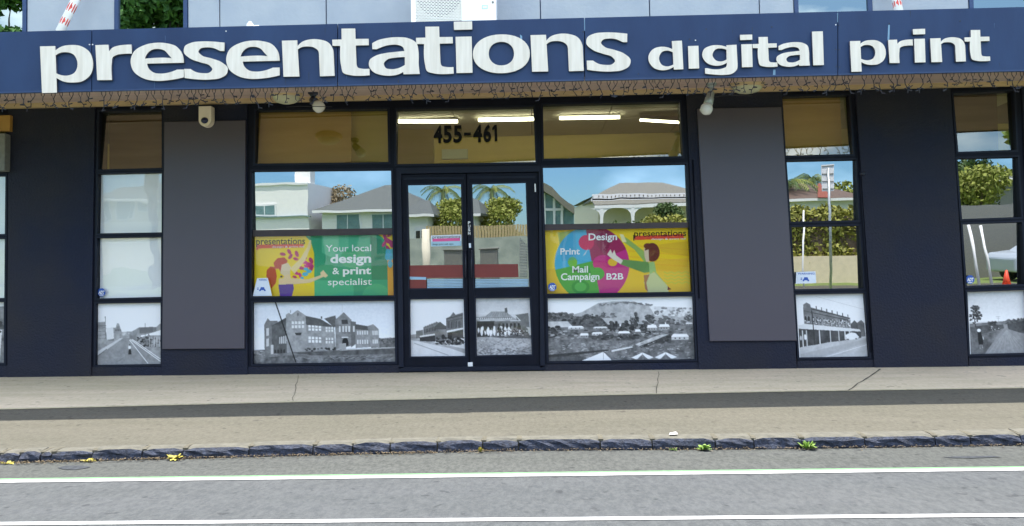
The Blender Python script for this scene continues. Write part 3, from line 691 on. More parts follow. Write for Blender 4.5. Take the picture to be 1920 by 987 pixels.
for ch, a, c, lab in (('p', 80, 178, 'p'), ('r', 183.5, 251, 'r'), ('e', 248.5, 347.5, 'e'), ('s', 348, 429.5, 's'), ('e', 427, 526.5, 'e'), ('n', 532, 628.5, 'n'), ('t', 626, 694, 't'), ('a', 693, 787.5, 'a'), ('t', 782.5, 851, 't'), ('i', 856.5, 886, 'i'), ('o', 888, 994, 'o'), ('n', 996.5, 1094, 'n'), ('s', 1100, 1182, 's')):
    cut_letter(ch, a, c, bbf, btf, 'large white letter '+lab)
sbf = lambda x: 130.2-.0272*(x-1300); stf = lambda x: 88.3-.0315*(x-1300)
for ch, a, c, lab in (('d', 1216, 1280, 'd'), ('I', 1290.5, 1309.5, 'i without its dot'), ('g', 1316.5, 1381.5, 'g'), ('i', 1390, 1409.5, 'i'), ('t', 1411, 1456, 't'), ('a', 1454.5, 1516.5, 'a'), ('l', 1523, 1542.5, 'l'), ('p', 1593, 1659, 'p'), ('r', 1664.5, 1710, 'r'), ('i', 1713, 1732.5, 'i'), ('n', 1743, 1808, 'n'), ('t', 1807, 1853.5, 't')):
    cut_letter(ch, a, c, sbf, stf, 'small white letter '+lab)

# --- icicle lights along the underside of the awning's front edge
ic = empty('icicle_lights', PF(960, 155), 'unlit black icicle lights hanging along the front edge of the blue awning', 'string lights')
ic.location.y += .05
protos = []
for k in range(14):
    b = MB(); rnd = random.Random(k); hh = rnd.uniform(.13, .19); w = rnd.uniform(.02, .04)
    b.tube([(-w/2, 0, 0), (-w*.55, 0, -.03), (0, .004, -.06)], .0034, 5, caps=False); b.tube([(w/2, 0, 0), (w*.5, 0, -.03), (0, .004, -.06)], .0034, 5, caps=False)
    pts = [(0, .004, -.06)]; x = 0
    for s in range(3):
        x += rnd.uniform(-.028, .03); pts.append((x, rnd.uniform(-.01, .02), -.06-(hh-.06)*(s+1)/3))
    b.tube(pts, .0042, 5)
    for s in range(rnd.choice((2, 3, 3))):
        i = rnd.choice((0, 1, 2)); p = Vector(pts[i]).lerp(Vector(pts[i+1]), rnd.random()); sg = rnd.choice((-1, 1))
        b.tube([p, p+Vector((sg*rnd.uniform(.02, .04), 0, rnd.uniform(-.02, .012)))], [.0045, .006], 5)
    protos.append(b)
x = -60.0; k = 0; pm = {}
while x < 1990:
    x += random.uniform(10, 20); k += 1
    if random.random() < .07: x += 12
    i = random.randrange(14)
    if i not in pm:
        me = bpy.data.meshes.new('strand'); me.from_pydata([tuple(v) for v in protos[i].v], [], protos[i].f); me.materials.append(M['wire']); pm[i] = me
    p = PF(x, fbot(x)-2); o = link('strand', pm[i], ic); o.location = p+Vector((0, .045, .0))-ic.location; s = random.uniform(.8, 1.08); o.scale = (random.choice((-1, 1))*s, s, s)
b = MB(); cp = []
for xx in range(-60, 1995, 8):
    p = PF(xx, fbot(xx)-3); cp.append(p+Vector((0, .045, .004*math.sin(xx*.3))))
b.tube(cp, .0035, 5); b.build('cable', M['wire'], ic)
b = MB(); b.tube([PF(505, 177)+Vector((0, .5, -.0)), PF(530, 175.5)+Vector((0, .5, 0)), PF(570, 176)+Vector((0, .5, 0)), PF(596, 176.5)+Vector((0, .5, 0))], .004, 6); b.build('cable', M['wire'], ic)
b = MB(); b.tube([PF(1362, 157)+Vector((0, .5, 0)), PF(1395, 153)+Vector((0, .5, 0)), PF(1440, 155)+Vector((0, .5, 0))], .005, 6); b.build('cable', M['wire'], ic)

# --- dome lamps, spotlights, camera under the awning
def dome(xc, yc, wpx, hpx, Y, lab):
    c = P(xc, yc, Y); s = (P(xc+10, yc, Y)-c).length/10; r = wpx/2*s; h = hpx*s
    t = empty('dome_lamp', c, lab, 'lamp', 'dome lamps under the awning')
    def lathe(prof, name, m):
        vs = []; fs = []; n = 28
        for rr, z in prof:
            for k in range(n): a = 2*math.pi*k/n; vs.append(c+Vector((rr*math.cos(a), rr*math.sin(a)*.8, z)))
        for i in range(len(prof)-1):
            for k in range(n): q = (k+1) % n; fs.append((i*n+k, i*n+q, (i+1)*n+q, (i+1)*n+k))
        fs.append(tuple(range((len(prof)-1)*n, len(prof)*n)))
        fixn(mesh(name, vs, fs, m, t, True))
    lathe([(r*1.0, h*.5), (r*1.0, h*.1), (r*.9, 0), (r*.84, -h*.1)], 'lamp_rim', M['trim'])
    lathe([(r*.86, h*.05), (r*.82, -h*.25), (r*.6, -h*.55), (r*.3, -h*.68), (.001, -h*.7)], 'diffuser', M['dome'])
dome(537, 181, 60, 20, -.75, 'round dome lamp under the awning beside the dark spotlight, left of the entrance')
dome(1401, 163, 66, 18, -.75, 'round dome lamp under the awning at right, between the pale spotlight and narrow window')
def spot(base_px, joint, tipa, tipb, Y, mA, mB, lab):
    a, j, e, g = (P(*base_px, Y), P(*joint, Y), P(*tipa, Y-.02), P(*tipb, Y-.06)); t = empty('spotlight', a, lab, 'spotlight', 'spotlights under the awning')
    b = MB(); b.tube([a+Vector((0, 0, .06)), a], .05, 14); b.tube([a, a-Vector((0, 0, .03))], [.045, .02], 14); b.build('base', mA, t, True)
    b = MB(); b.tube([a-Vector((0, 0, .02)), j], .016, 10); b.build('arm', mA, t, True)
    b = MB(); d = (e-j); b.tube([j-d*.15, j, j+d*.35, j+d*.4, e], [.02, .036, .038, .044, .046], 16); b.build('housing', mA, t, True)
    d2 = (g-e); b = MB(); b.tube([e-d2*.1, e+d2*.3, e+d2*.7, g], [.046, .062, .058, .022], 18); b.build('bulb', mB, t, True)
spot((587, 177), (585, 186), (594, 196), (603, 207), -.85, M['black'], M['bulb'], 'dark spotlight under the awning above the left end of the wide window')
spot((1334, 160), (1333, 175), (1327, 199), (1321, 213), -.85, M['galv'], M['bulb'], 'pale grey spotlight hanging over the left corner of the right blank board')
# security camera: rounded shield body with a ball lens
c0 = P(384, 199, -.12); s = (P(394, 199, -.12)-c0).length/10
cam_t = empty('security_camera', c0, 'small cream security camera with dark lens above the left blank board', 'camera')
def shield(w, h, n=14):
    pts = [(-w/2, 0), (w/2, 0)]
    for i in range(n+1): t = math.pi*i/n; pts.append((w/2*math.cos(t), -h+w/2-w/2*math.sin(t)))
    return pts
pr = shield(24*s, 38*s)
f = [c0+Vector((x, 0, z)) for x, z in pr]; bk = [p+Vector((0, .1, 0)) for p in f]
bevel(MB().prism(f, bk).build('housing', M['cream'], cam_t), .008, 3)
cc = c0+Vector((-.5*s, .005, -27*s)); vs = []; fs = []
me = bpy.data.meshes.new('lens'); bm_ = bmesh.new(); bmesh.ops.create_uvsphere(bm_, u_segments=20, v_segments=12, radius=7*s); bm_.to_mesh(me); bm_.free(); me.materials.append(M['lens'])
for pg in me.polygons: pg.use_smooth = True
o = link('lens', me, cam_t); o.location = cc-c0; o.scale = (1, .7, .85)

# --- stay rods, cone and air conditioner on the awning
def rodthing(a, c, lab):
    t = empty('awning_stay', a, lab, 'rod', 'steel stays holding the awning')
    MB().tube([a, c], .045, 14).build('rod', M['rod'], t, True)
    d = c-a; L = d.length; dn = d.normalized(); rnd = random.Random(int(a.x*10))
    for k in range(5):
        u = (.08+.19*k+rnd.uniform(0, .05)); ln = rnd.uniform(.05, .12)/L
        pts = [a+d*(u+ln*i/4) for i in range(5)]
        o = MB().tube(pts, [.0455, .0465, .0468, .0465, .0455], 9, caps=False).build('paint_patch', M['red'], t, True)
a = P(112, 60, -.28); c = P(146, -8, -.2); d = c-a; rodthing(a, a+d*1.9, 'diagonal white steel rod with flaking red paint rising from the left end of the awning')
a = P(1686, 25, -.28); c = P(1679, -8, -.2); d = c-a; rodthing(a, a+d*3.2, 'steep white rod with flaking red paint rising above the word print')
c = P(469, 52, -.9); b = MB(); b.tube([c-Vector((0, 0, .02)), c+Vector((0, 0, .035)), c+Vector((0, 0, .06))], [.05, .03, .01], 12); b.tube([c-Vector((.11, 0, .0)), c+Vector((.09, 0, .01))], .012, 8)
tag(b.build('roof_fitting', M['white'], None, True, center=True), 'small white cone fitting peeping over the awning left of the air conditioner', 'fitting')
# AC
ay = -.62; q = [P(771, 46, ay), P(930, 40, ay)]; ux = (q[1]-q[0]); x0 = q[0].x; x1 = q[1].x; z0 = min(q[0].z, q[1].z)-.04; z1 = z0+.72; wAC = x1-x0
ac = empty('air_conditioner', Vector(((x0+x1)/2, ay+.15, z0)), 'white outdoor air conditioner with mesh grille standing on top of the blue awning', 'air conditioner')
gx0 = x0+wAC*.055; gx1 = x0+wAC*.595
b = MB(); b.box((x0, ay, z0), (gx0, ay+.3, z1)); b.box((gx1, ay, z0), (x1, ay+.3, z1)); b.box((gx0, ay, z1-.04), (gx1, ay+.3, z1)); b.box((gx0, ay+.28, z0), (gx1, ay+.3, z1-.04)); b.box((gx0, ay+.01, z0), (gx1, ay+.28, z0+.02))
bevel(b.build('casing', M['acwhite'], ac), .004)
b = MB(); b.box((gx0, ay+.05, z0+.02), (gx1, ay+.06, z1-.04)); b.build('back_plate', M['acgrill'], ac)
cx = (gx0+gx1)/2; cz = z0+.36; b = MB(); b.tube([(cx, ay+.045, cz), (cx, ay+.049, cz)], wAC*.265, 40); b.build('fan_opening', M['acdark'], ac)
b = MB(); nr = 0; z = z0+.022
while z < z1-.05:
    b.box((gx0, ay+.004, z), (gx1, ay+.012, z+.0075)); z += .0165; nr += 1
b.build('grille_bar', M['acgrill'], ac)
b = MB(); z = z0+.03; r = 0
while z < z1-.06:
    xx = gx0+(.0 if r % 2 else .017)
    while xx < gx1-.01: b.box((xx, ay+.003, z), (xx+.012, ay+.011, z+.0095)); xx += .035
    z += .0165; r += 1
o = b.build('grille_web', M['acgrill'], ac); o['kind'] = 'stuff'
def up_px(name, q, Y, m, par): return fixn(MB().px(q, Y, Y+.004).build(name, m, par))
up_px('badge', [(903.5, 10), (914.5, 9.6), (914.5, 17), (903.5, 17.4)], ay-.004, M['ink_sky'], ac)
up_px('badge_centre', [(905, 11.4), (913, 11), (913, 15.6), (905, 16)], ay-.0085, M['sticker'], ac)
b = MB(); p = P(924, 5, ay-.004); b.tube([p, p+Vector((0, -.01, 0))], .012, 6); b.build('latch', M['greybox'], ac)

# ------------------------------------------------------------------ 4. lettering helper (flat print)
def lettering(text, x0, x1, yb, yt, Y, m, parent, bold=0.0, slope=-.012, name='lettering', lean=0.0, ref=None):
    cu = bpy.data.curves.new('t', 'FONT'); cu.body = text; cu.size = 1; cu.offset = bold; cu.resolution_u = 4
    tmp = bpy.data.objects.new('tmp', cu); COL.objects.link(tmp)
    dg = bpy.context.evaluated_depsgraph_get(); me = bpy.data.meshes.new_from_object(tmp.evaluated_get(dg)); bpy.data.objects.remove(tmp)
    n = len(me.vertices); co_ = np.empty(n*3); me.vertices.foreach_get('co', co_); co_ = co_.reshape(-1, 3)
    a0, a1 = co_[:, 0].min(), co_[:, 0].max(); capz = ref or .73
    off = wmat(parent).translation if parent is not None else Vector((0, 0, 0))
    for i in range(n):
        u = (co_[i, 0]-a0)/(a1-a0); v = co_[i, 1]/capz; x = x0+u*(x1-x0)
        p = P(x-lean*v, yb+slope*(x-x0)+(yt-yb)*v, Y)-off; co_[i] = p
    me.vertices.foreach_set('co', co_.ravel()); me.materials.clear(); me.materials.append(m); me.update(); me.name = name
    return link(name, me, parent)

# ------------------------------------------------------------------ 5. printed sheets
def vnoise(h, w, sc, seed, oct_=4):
    rng = np.random.RandomState(seed); out = np.zeros((h, w)); amp = 1; tot = 0
    for o in range(oct_):
        s = sc/(2**o); gh, gw = int(h/s)+3, int(w/s)+3
        if s < 1: break
        g = rng.rand(gh, gw); y = np.arange(h)/s; x = np.arange(w)/s; yi = y.astype(int); xi = x.astype(int); fy = (y-yi)[:, None]; fx = (x-xi)[None, :]
        fy = fy*fy*(3-2*fy); fx = fx*fx*(3-2*fx)
        a = g[np.ix_(yi, xi)]*(1-fx)+g[np.ix_(yi, xi+1)]*fx; b = g[np.ix_(yi+1, xi)]*(1-fx)+g[np.ix_(yi+1, xi+1)]*fx
        out += amp*(a*(1-fy)+b*fy); tot += amp; amp *= .55
    return out/tot
class Pic:
    """ink raster addressed in survey coordinates; SS = samples per photo pixel"""
    def __init__(s, q, frame, bgc, SS=2):
        s.q = q; s.fr = frame; s.w = int(max(q[1][0]-q[0][0], q[2][0]-q[3][0])*SS); s.h = int((q[3][1]-q[0][1])*SS)
        s.a = np.ones((s.h, s.w, 3))*np.array(bgc, float); s.SS = SS
        s.sx = s.w/(frame[2]-frame[0]); s.sy = s.h/(frame[3]-frame[1])
    def t(s, p): return ((p[0]-s.fr[0])*s.sx, (p[1]-s.fr[1])*s.sy)
    def mask(s, pts):
        pts = [s.t(p) for p in pts]; xs = [p[0] for p in pts]; ys = [p[1] for p in pts]
        x0, x1 = max(0, int(min(xs))-1), min(s.w, int(max(xs))+2); y0, y1 = max(0, int(min(ys))-1), min(s.h, int(max(ys))+2)
        if x1 <= x0 or y1 <= y0: return None
        X, Y = np.meshgrid(np.arange(x0, x1)+.5, np.arange(y0, y1)+.5); m = np.zeros(X.shape, bool); n = len(pts)
        for i in range(n):
            (ax, ay_), (bx, by) = pts[i], pts[(i+1) % n]
            if ay_ == by: continue
            c = ((ay_ > Y) != (by > Y)) & (X < (bx-ax)*(Y-ay_)/(by-ay_)+ax); m ^= c
        return (slice(y0, y1), slice(x0, x1), m)
    def poly(s, pts, col, al=1.0, tex=0.0, seed=1):
        r = s.mask(pts)
        if r is None: return s
        sy, sx, m = r; col = np.array(col if hasattr(col, '__len__') else (col,)*3, float); reg = s.a[sy, sx]
        c = np.ones(reg.shape)*col
        if tex: c = c*(1+tex*(vnoise(reg.shape[0], reg.shape[1], 9*s.SS, seed)-.5)[..., None]*2)
        reg[m] = reg[m]*(1-al)+c[m]*al; return s
    def ell(s, cx, cy, rx, ry, col, al=1.0, rot=0.0, n=22, tex=0):
        c, r = math.cos(rot), math.sin(rot)
        return s.poly([(cx+rx*math.cos(t)*c-ry*math.sin(t)*r, cy+rx*math.cos(t)*r+ry*math.sin(t)*c) for t in [2*math.pi*i/n for i in range(n)]], col, al, tex)
    def line(s, a, b, w, col, al=1.0):
        d = Vector((b[0]-a[0], b[1]-a[1])); L = d.length or 1; n = Vector((-d.y, d.x))/L*w/2
        return s.poly([(a[0]+n.x, a[1]+n.y), (b[0]+n.x, b[1]+n.y), (b[0]-n.x, b[1]-n.y), (a[0]-n.x, a[1]-n.y)], col, al)
    def grad(s, y0, y1, c0, c1):
        Y0, Y1 = int(s.t((0, y0))[1]), int(s.t((0, y1))[1]); Y0 = max(Y0, 0); Y1 = min(Y1, s.h)
        for y in range(Y0, Y1):
            t = (y-Y0)/max(1, Y1-Y0-1); s.a[y, :] = np.array(c0 if hasattr(c0, '__len__') else (c0,)*3)*(1-t)+np.array(c1 if hasattr(c1, '__len__') else (c1,)*3)*t
        return s
    def blobs(s, x0, x1, y0, y1, n, r0, r1, cols, seed=3, squash=.7):
        rnd = random.Random(seed)
        for _ in range(n):
            r = rnd.uniform(r0, r1); c = rnd.choice(cols); c = c+rnd.uniform(-10, 10) if not hasattr(c, '__len__') else c
            s.ell(rnd.uniform(x0, x1), rnd.uniform(y0, y1), r, r*squash, c, .9, n=8)
        return s
    def grain(s, amt, sc=4, seed=5):
        s.a *= 1+(amt*2*(vnoise(s.h, s.w, sc*s.SS, seed, 3)-.5))[..., None]*(1.05-np.clip(s.a/235, 0, 1)**2); return s
    def build(s, name, Y, label, cat, group=None, parent=None):
        nx, ny = s.w//2+1, s.h//2+1; q = s.q
        A = np.clip(s.a, 0, 255); H2, W2 = (s.h//2)*2, (s.w//2)*2
        A = A[:H2, :W2].reshape(H2//2, 2, W2//2, 2, 3).mean((1, 3)); A = np.pad(A, ((0, 1), (0, 1), (0, 0)), mode='edge')/255
        if name == 'photo_print': A = np.clip((A-.5)*1.18+.54, .02, .97)
        lin = np.where(A <= .04045, A/12.92, ((A+.055)/1.055)**2.4)*.97
        c = [np.array(P(x, y, Y)) for x, y in q]; u = np.linspace(0, 1, A.shape[1])[None, :, None]; v = np.linspace(0, 1, A.shape[0])[:, None, None]
        V3 = (c[0]*(1-u)+c[1]*u)*(1-v)+(c[3]*(1-u)+c[2]*u)*v
        org = c[3]*.5+c[2]*.5; V3 = (V3-org).reshape(-1, 3); h, w = A.shape[:2]
        i = (np.arange(h-1)[:, None]*w+np.arange(w-1)[None, :]).ravel(); F4 = np.stack([i, i+w, i+w+1, i+1], 1)
        me = bpy.data.meshes.new(name); me.vertices.add(len(V3)); me.vertices.foreach_set('co', V3.ravel())
        me.loops.add(F4.size); me.loops.foreach_set('vertex_index', F4.ravel().astype(np.int32)); me.polygons.add(len(F4))
        me.polygons.foreach_set('loop_start', (np.arange(len(F4))*4).astype(np.int32)); me.polygons.foreach_set('loop_total', np.full(len(F4), 4, np.int32)); me.update(calc_edges=True)
        at = me.color_attributes.new('ink', 'FLOAT_COLOR', 'POINT'); cc_ = np.ones((h*w, 4)); cc_[:, :3] = lin.reshape(-1, 3); at.data.foreach_set('color', cc_.ravel())
        me.materials.append(M['ink']); o = link(name, me, parent); o.location = Vector(org); tag(o, label, cat, group); return o
PHG = 'black and white photographs in the lower panes'
YP = .064

# A: school building photo (survey coords: zoom of 460..760 x 420..700)
fA = (47, 515, 990, 925)
p = Pic(MLC, fA, (205, 208, 212)); p.grad(515, 830, (196, 200, 206), (226, 228, 232)); p.grain(.02, 30)
p.poly([(47, 835), (130, 832), (200, 870), (47, 880)], 120, tex=.4); p.blobs(50, 130, 838, 870, 30, 4, 9, [90, 130, 160])
p.poly([(880, 770), (990, 765), (990, 835), (880, 830)], 105, tex=.3); p.blobs(890, 990, 768, 805, 60, 5, 11, [80, 105, 120], 4)
# wings
p.poly([(125, 665), (148, 622), (165, 640), (215, 640), (215, 860), (128, 868)], 118, tex=.2)
p.poly([(175, 672), (270, 622), (276, 858), (178, 862)], 95, tex=.2); p.poly([(175, 672), (270, 620), (300, 618), (240, 660)], 80)
p.poly([(270, 600), (290, 588), (305, 600), (348, 570), (405, 610), (420, 850), (276, 858)], 150, tex=.15)
p.poly([(405, 612), (590, 680), (600, 835), (405, 850)], 145, tex=.15); p.poly([(402, 610), (500, 632), (595, 690), (405, 670)], 88, tex=.2)
p.poly([(525, 630), (600, 610), (612, 680), (590, 690)], 95); p.poly([(598, 640), (655, 590), (690, 625), (706, 640), (706, 815), (600, 838)], 128, tex=.2)
p.poly([(700, 650), (735, 655), (738, 800), (703, 825)], 105); p.poly([(733, 675), (830, 700), (838, 825), (733, 830)], 140, tex=.15); p.poly([(733, 670), (840, 690), (835, 715), (733, 705)], 85)
p.poly([(812, 685), (850, 672), (885, 705), (890, 828), (835, 832)], 140, tex=.2)
for x in (308, 330, 352, 376): p.poly([(x, 645), (x+16, 647), (x+16, 692), (x, 692)], 205); p.line((x, 668), (x+16, 668), 3, 90)
p.poly([(328, 722), (375, 722), (368, 740), (338, 740)], 70); p.ell(350, 600, 6, 12, 110)
for i in range(4):
    for (y, h) in ((672, 38), (748, 42)): x = 420+i*23; p.poly([(x, y+i*2), (x+15, y+i*2+1), (x+15, y+h+i*1), (x, y+h)], 215); p.line((x, y+h/2+i), (x+15, y+h/2+i), 3, 70)
for i in range(3):
    for (y, h) in ((686, 34), (758, 38)): x = 535+i*18; p.poly([(x, y), (x+12, y+1), (x+12, y+h), (x, y+h)], 205); p.line((x, y+h/2), (x+12, y+h/2), 3, 75)
for x in (622, 645, 665, 685, 716): p.poly([(x, 682), (x+11, 683), (x+11, 722), (x, 722)], 200)
p.poly([(640, 640), (680, 640), (684, 668), (642, 668)], 70); p.ell(664, 790, 20, 30, 45); p.poly([(644, 790), (684, 790), (684, 815), (644, 815)], 45); p.line((640, 757), (685, 757), 8, 200)
for i in range(5):
    for (y, h) in ((716, 26), (776, 28)): x = 742+i*16; p.poly([(x, y), (x+9, y), (x+9, y+h), (x, y+h)], 200)
for x in (845, 858, 870): p.poly([(x, 716), (x+8, 716), (x+8, 745), (x, 745)], 205); p.poly([(x, 775), (x+8, 775), (x+8, 802), (x, 802)], 205)
for i in range(4): p.poly([(225+i*13, 750-i*3), (233+i*13, 749-i*3), (233+i*13, 792), (225+i*13, 793)], 190); p.poly([(192+i*20, 835-i), (205+i*20, 834-i), (205+i*20, 855), (192+i*20, 856)], 60)
for y in (690, 760): p.poly([(138, y), (156, y-3), (156, y+48), (138, y+52)], 190)
p.poly([(168, 800), (186, 800), (186, 862), (168, 864)], 190)
p.poly([(625, 800), (668, 796), (668, 838), (625, 838)], 155); p.line((300, 588), (302, 570), 4, 110); p.line((645, 590), (645, 535), 2, 170); p.poly([(503, 615), (512, 615), (512, 630), (503, 630)], 80)
p.poly([(47, 880), (300, 852), (600, 838), (990, 832), (990, 925), (47, 925)], 118, tex=.25)
p.poly([(300, 855), (990, 835), (990, 872), (480, 878)], 92, tex=.3); p.poly([(600, 842), (990, 826), (990, 834), (640, 845)], 175)
p.blobs(380, 600, 828, 845, 24, 5, 10, [50, 70], 5); p.poly([(47, 892), (330, 868), (600, 880), (990, 888), (990, 925), (47, 925)], 108, tex=.5, seed=8)
for i in range(46): x = 300+random.random()*680; p.line((x, 880+random.random()*35), (x+40, 876+random.random()*35), 4, random.choice((150, 165, 75)), .55)
p.line((200, 515), (335, 920), 8, 45); p.grain(.12, 3); p.poly([(47, 515), (62, 515), (56, 700), (47, 700)], 240, .5)
p.build('photo_print', YP, 'black and white photograph of a long brick school building behind a leaning pole', 'photograph', PHG)

# B: landscape with hill (zoom of 1010..1320 x 420..700, frame in its coords)
fB = (57, 482, 1035, 905); rb = random.Random(12)
p = Pic(MRC, fB, 225); p.grad(482, 620, 222, 236); p.grain(.02, 30)
p.poly([(210, 600), (290, 578), (400, 520), (500, 510), (640, 512), (740, 545), (830, 556), (1035, 600), (1035, 660), (57, 660), (57, 620)], 165, tex=.16, seed=4)
for i in range(60): x = rb.uniform(400, 760); p.ell(x, 517+abs(x-570)*.09+rb.uniform(-3, 8), 9, 5, rb.choice((105, 120)), .8, n=7)
p.poly([(740, 545), (1035, 560), (1035, 620), (780, 610)], 205, tex=.1); p.blobs(760, 1035, 560, 620, 60, 6, 14, [130, 150, 195], 6)
p.poly([(57, 600), (110, 582), (210, 605), (280, 610), (500, 640), (500, 690), (57, 690)], 88, tex=.3); p.blobs(60, 230, 585, 640, 90, 8, 18, [70, 95, 120], 7)
p.blobs(230, 520, 610, 670, 130, 8, 16, [65, 85, 105], 8); p.blobs(300, 400, 596, 620, 25, 6, 12, [70, 90], 9)
p.blobs(560, 1035, 640, 690, 160, 8, 18, [75, 100, 125, 160], 9); p.poly([(420, 620), (620, 618), (700, 640), (700, 665), (460, 665)], 170, tex=.1)
p.poly([(57, 640), (190, 640), (240, 690), (57, 680)], 190, tex=.1); p.poly([(57, 680), (1035, 675), (1035, 905), (57, 905)], 112, tex=.35, seed=10)
for (cx, cy, rx, ry, c) in ((95, 700, 50, 36, 60), (497, 682, 34, 42, 62), (590, 690, 50, 45, 60), (715, 705, 38, 42, 58), (650, 640, 17, 50, 70), (620, 640, 12, 25, 75), (730, 640, 40, 32, 85), (850, 645, 45, 28, 95), (430, 598, 14, 16, 90), (495, 600, 16, 12, 95), (790, 590, 16, 14, 110), (1000, 630, 25, 18, 90)):
    for _ in range(26): a = rb.random()*6.28; r = rb.random()**.5; p.ell(cx+rx*r*math.cos(a), cy+ry*r*math.sin(a), rx*.3, ry*.28, c+rb.uniform(-14, 22), n=7)
p.blobs(57, 1035, 700, 760, 240, 7, 18, [75, 95, 130, 165, 120], 11, .4)
for (x, y, w, h) in ((270, 720, 60, 32), (350, 715, 75, 22), (525, 712, 85, 28), (720, 672, 70, 38), (800, 668, 75, 36), (880, 735, 120, 40), (640, 700, 40, 35), (190, 672, 110, 22), (360, 680, 100, 14), (980, 660, 50, 18)):
    p.poly([(x, y+h*.5), (x+w*.12, y), (x+w*.88, y), (x+w, y+h*.5)], 228); p.poly([(x+3, y+h*.5), (x+w-3, y+h*.5), (x+w-3, y+h), (x+3, y+h)], rb.choice((150, 185, 120)))
    for k in range(3): p.poly([(x+w*(.2+.25*k), y+h*.6), (x+w*(.27+.25*k), y+h*.6), (x+w*(.27+.25*k), y+h*.85), (x+w*(.2+.25*k), y+h*.85)], 70)
p.blobs(350, 660, 738, 765, 70, 10, 18, [60, 75, 88], 13, .5); p.blobs(770, 870, 745, 790, 60, 9, 18, [65, 85], 14); p.blobs(680, 750, 780, 815, 40, 9, 16, [60, 85], 15)
p.poly([(57, 780), (640, 775), (560, 840), (57, 860)], 122, tex=.35, seed=16)
p.poly([(640, 800), (800, 740), (870, 735), (760, 780), (660, 815)], 200, .8, tex=.2)
for i in range(260): x = rb.uniform(57, 1035); y = rb.uniform(790, 900); p.line((x, y), (x+rb.uniform(8, 26), y+rb.uniform(-8, 6)), 3.5, rb.choice((70, 95, 170, 200)), .7)
p.poly([(57, 862), (460, 832), (460, 842), (57, 885)], 68); p.poly([(480, 838), (620, 812), (620, 822), (480, 850)], 205)
p.poly([(57, 905), (57, 880), (250, 868), (370, 905)], 95, tex=.3); p.poly([(280, 905), (425, 848), (480, 905)], 232); p.line((425, 848), (425, 900), 3, 170)
for x in (610, 765): p.poly([(x, 890), (x+75, 855), (x+150, 890), (x+120, 900), (x+30, 900)], 228); p.poly([(x+35, 905), (x+75, 868), (x+115, 905)], 110); p.line((x+75, 855), (x+78, 900), 3, 150)
p.grain(.16, 3); p.build('photo_print', YP, 'black and white photograph of a broad hill above houses and trees', 'photograph', PHG)

# C: left street photo (zoom of 0..320 x 420..720)
fC = (590, 490, 990, 865)
p = Pic(L1C, fC, 230); p.grad(490, 670, 228, 240)
p.poly([(590, 670), (990, 660), (990, 865), (590, 865)], 150, tex=.2)
p.poly([(592, 605), (652, 602), (655, 755), (592, 760)], 158, tex=.2); p.line((650, 570), (652, 690), 4, 110); p.line((592, 628), (655, 628), 6, 110)
for k in range(4): p.line((594, 640+k*22), (655, 638+k*22), 2, 110)
p.blobs(656, 700, 680, 720, 30, 5, 9, [90, 120], 3); p.poly([(656, 640), (705, 636), (712, 705), (660, 715)], 205); p.poly([(700, 640), (715, 640), (722, 612), (735, 615), (752, 665), (750, 705), (705, 712)], 150, tex=.2)
for k in range(5): p.poly([(712+k*8, 650), (716+k*8, 650), (716+k*8, 662), (712+k*8, 662)], 90)
p.poly([(800, 672), (860, 640), (990, 640), (990, 770), (830, 725), (800, 715)], 140, tex=.25); p.poly([(862, 642), (945, 638), (945, 672), (862, 678)], 110); p.poly([(920, 680), (990, 660), (990, 690), (925, 690)], 235)
p.poly([(965, 640), (990, 618), (990, 660), (965, 662)], 150); p.poly([(870, 690), (915, 682), (915, 690), (870, 700)], 225); p.blobs(850, 985, 700, 760, 70, 4, 10, [50, 80, 120], 4); p.line((897, 615), (897, 720), 3, 110)
for k in range(7): p.line((925+k*10, 700), (925+k*10, 760), 3, 205)
p.poly([(590, 865), (590, 820), (760, 705), (805, 705), (990, 850), (990, 865)], 138, tex=.12); p.poly([(590, 790), (740, 706), (760, 705), (600, 815)], 190)
for a_, b_ in (((800, 715), (915, 862)), ((806, 713), (990, 850)), ((816, 712), (990, 835))): p.line(a_, b_, 4, 225)
p.blobs(755, 800, 668, 690, 20, 4, 9, [165, 185], 9); p.line((592, 820), (660, 770), 3, 60); p.ell(801, 762, 8, 14, 215); p.poly([(797, 772), (809, 772), (813, 804), (793, 804)], 50); p.ell(802, 747, 4, 5, 60)
p.poly([(793, 802), (740, 845), (720, 850), (800, 800)], 110, .6); p.grain(.1, 3)
p.build('photo_print', YP, 'black and white photograph of a wide street with tram tracks and one figure', 'photograph', PHG)

# D: left door photo (zoom of 740..1020 x 420..700)
fD = (103, 500, 468, 876)
p = Pic(DLl, fD, 232); p.grad(500, 740, 226, 238); p.poly([(103, 750), (468, 800), (468, 876), (103, 876)], 205, tex=.05)
p.poly([(103, 752), (150, 762), (468, 830), (468, 860), (300, 800), (110, 770)], 140, .7, tex=.1); p.line((130, 790), (360, 872), 5, 160); p.line((110, 765), (468, 845), 4, 160)
p.poly([(103, 735), (145, 730), (145, 760), (103, 755)], 150, tex=.3); p.poly([(143, 710), (190, 702), (192, 762), (143, 760)], 120, tex=.3)
p.poly([(192, 685), (272, 655), (282, 650), (350, 680), (350, 780), (192, 775)], 118, tex=.25); p.poly([(270, 680), (305, 650), (350, 685), (350, 700), (270, 700)], 85)
p.poly([(347, 628), (375, 615), (395, 588), (412, 605), (460, 592), (460, 710), (347, 712)], 112, tex=.2); p.line((347, 632), (460, 606), 4, 60); p.line((347, 650), (460, 628), 3, 70)
for x in (358, 380, 403, 428): p.poly([(x, 650), (x+14, 646), (x+14, 690), (x, 692)], 60); p.line((x+7, 648), (x+7, 690), 2, 190)
for k in range(8): p.poly([(200+k*10, 700-k*3), (205+k*10, 699-k*3), (205+k*10, 722-k*2), (200+k*10, 723-k*2)], 70)
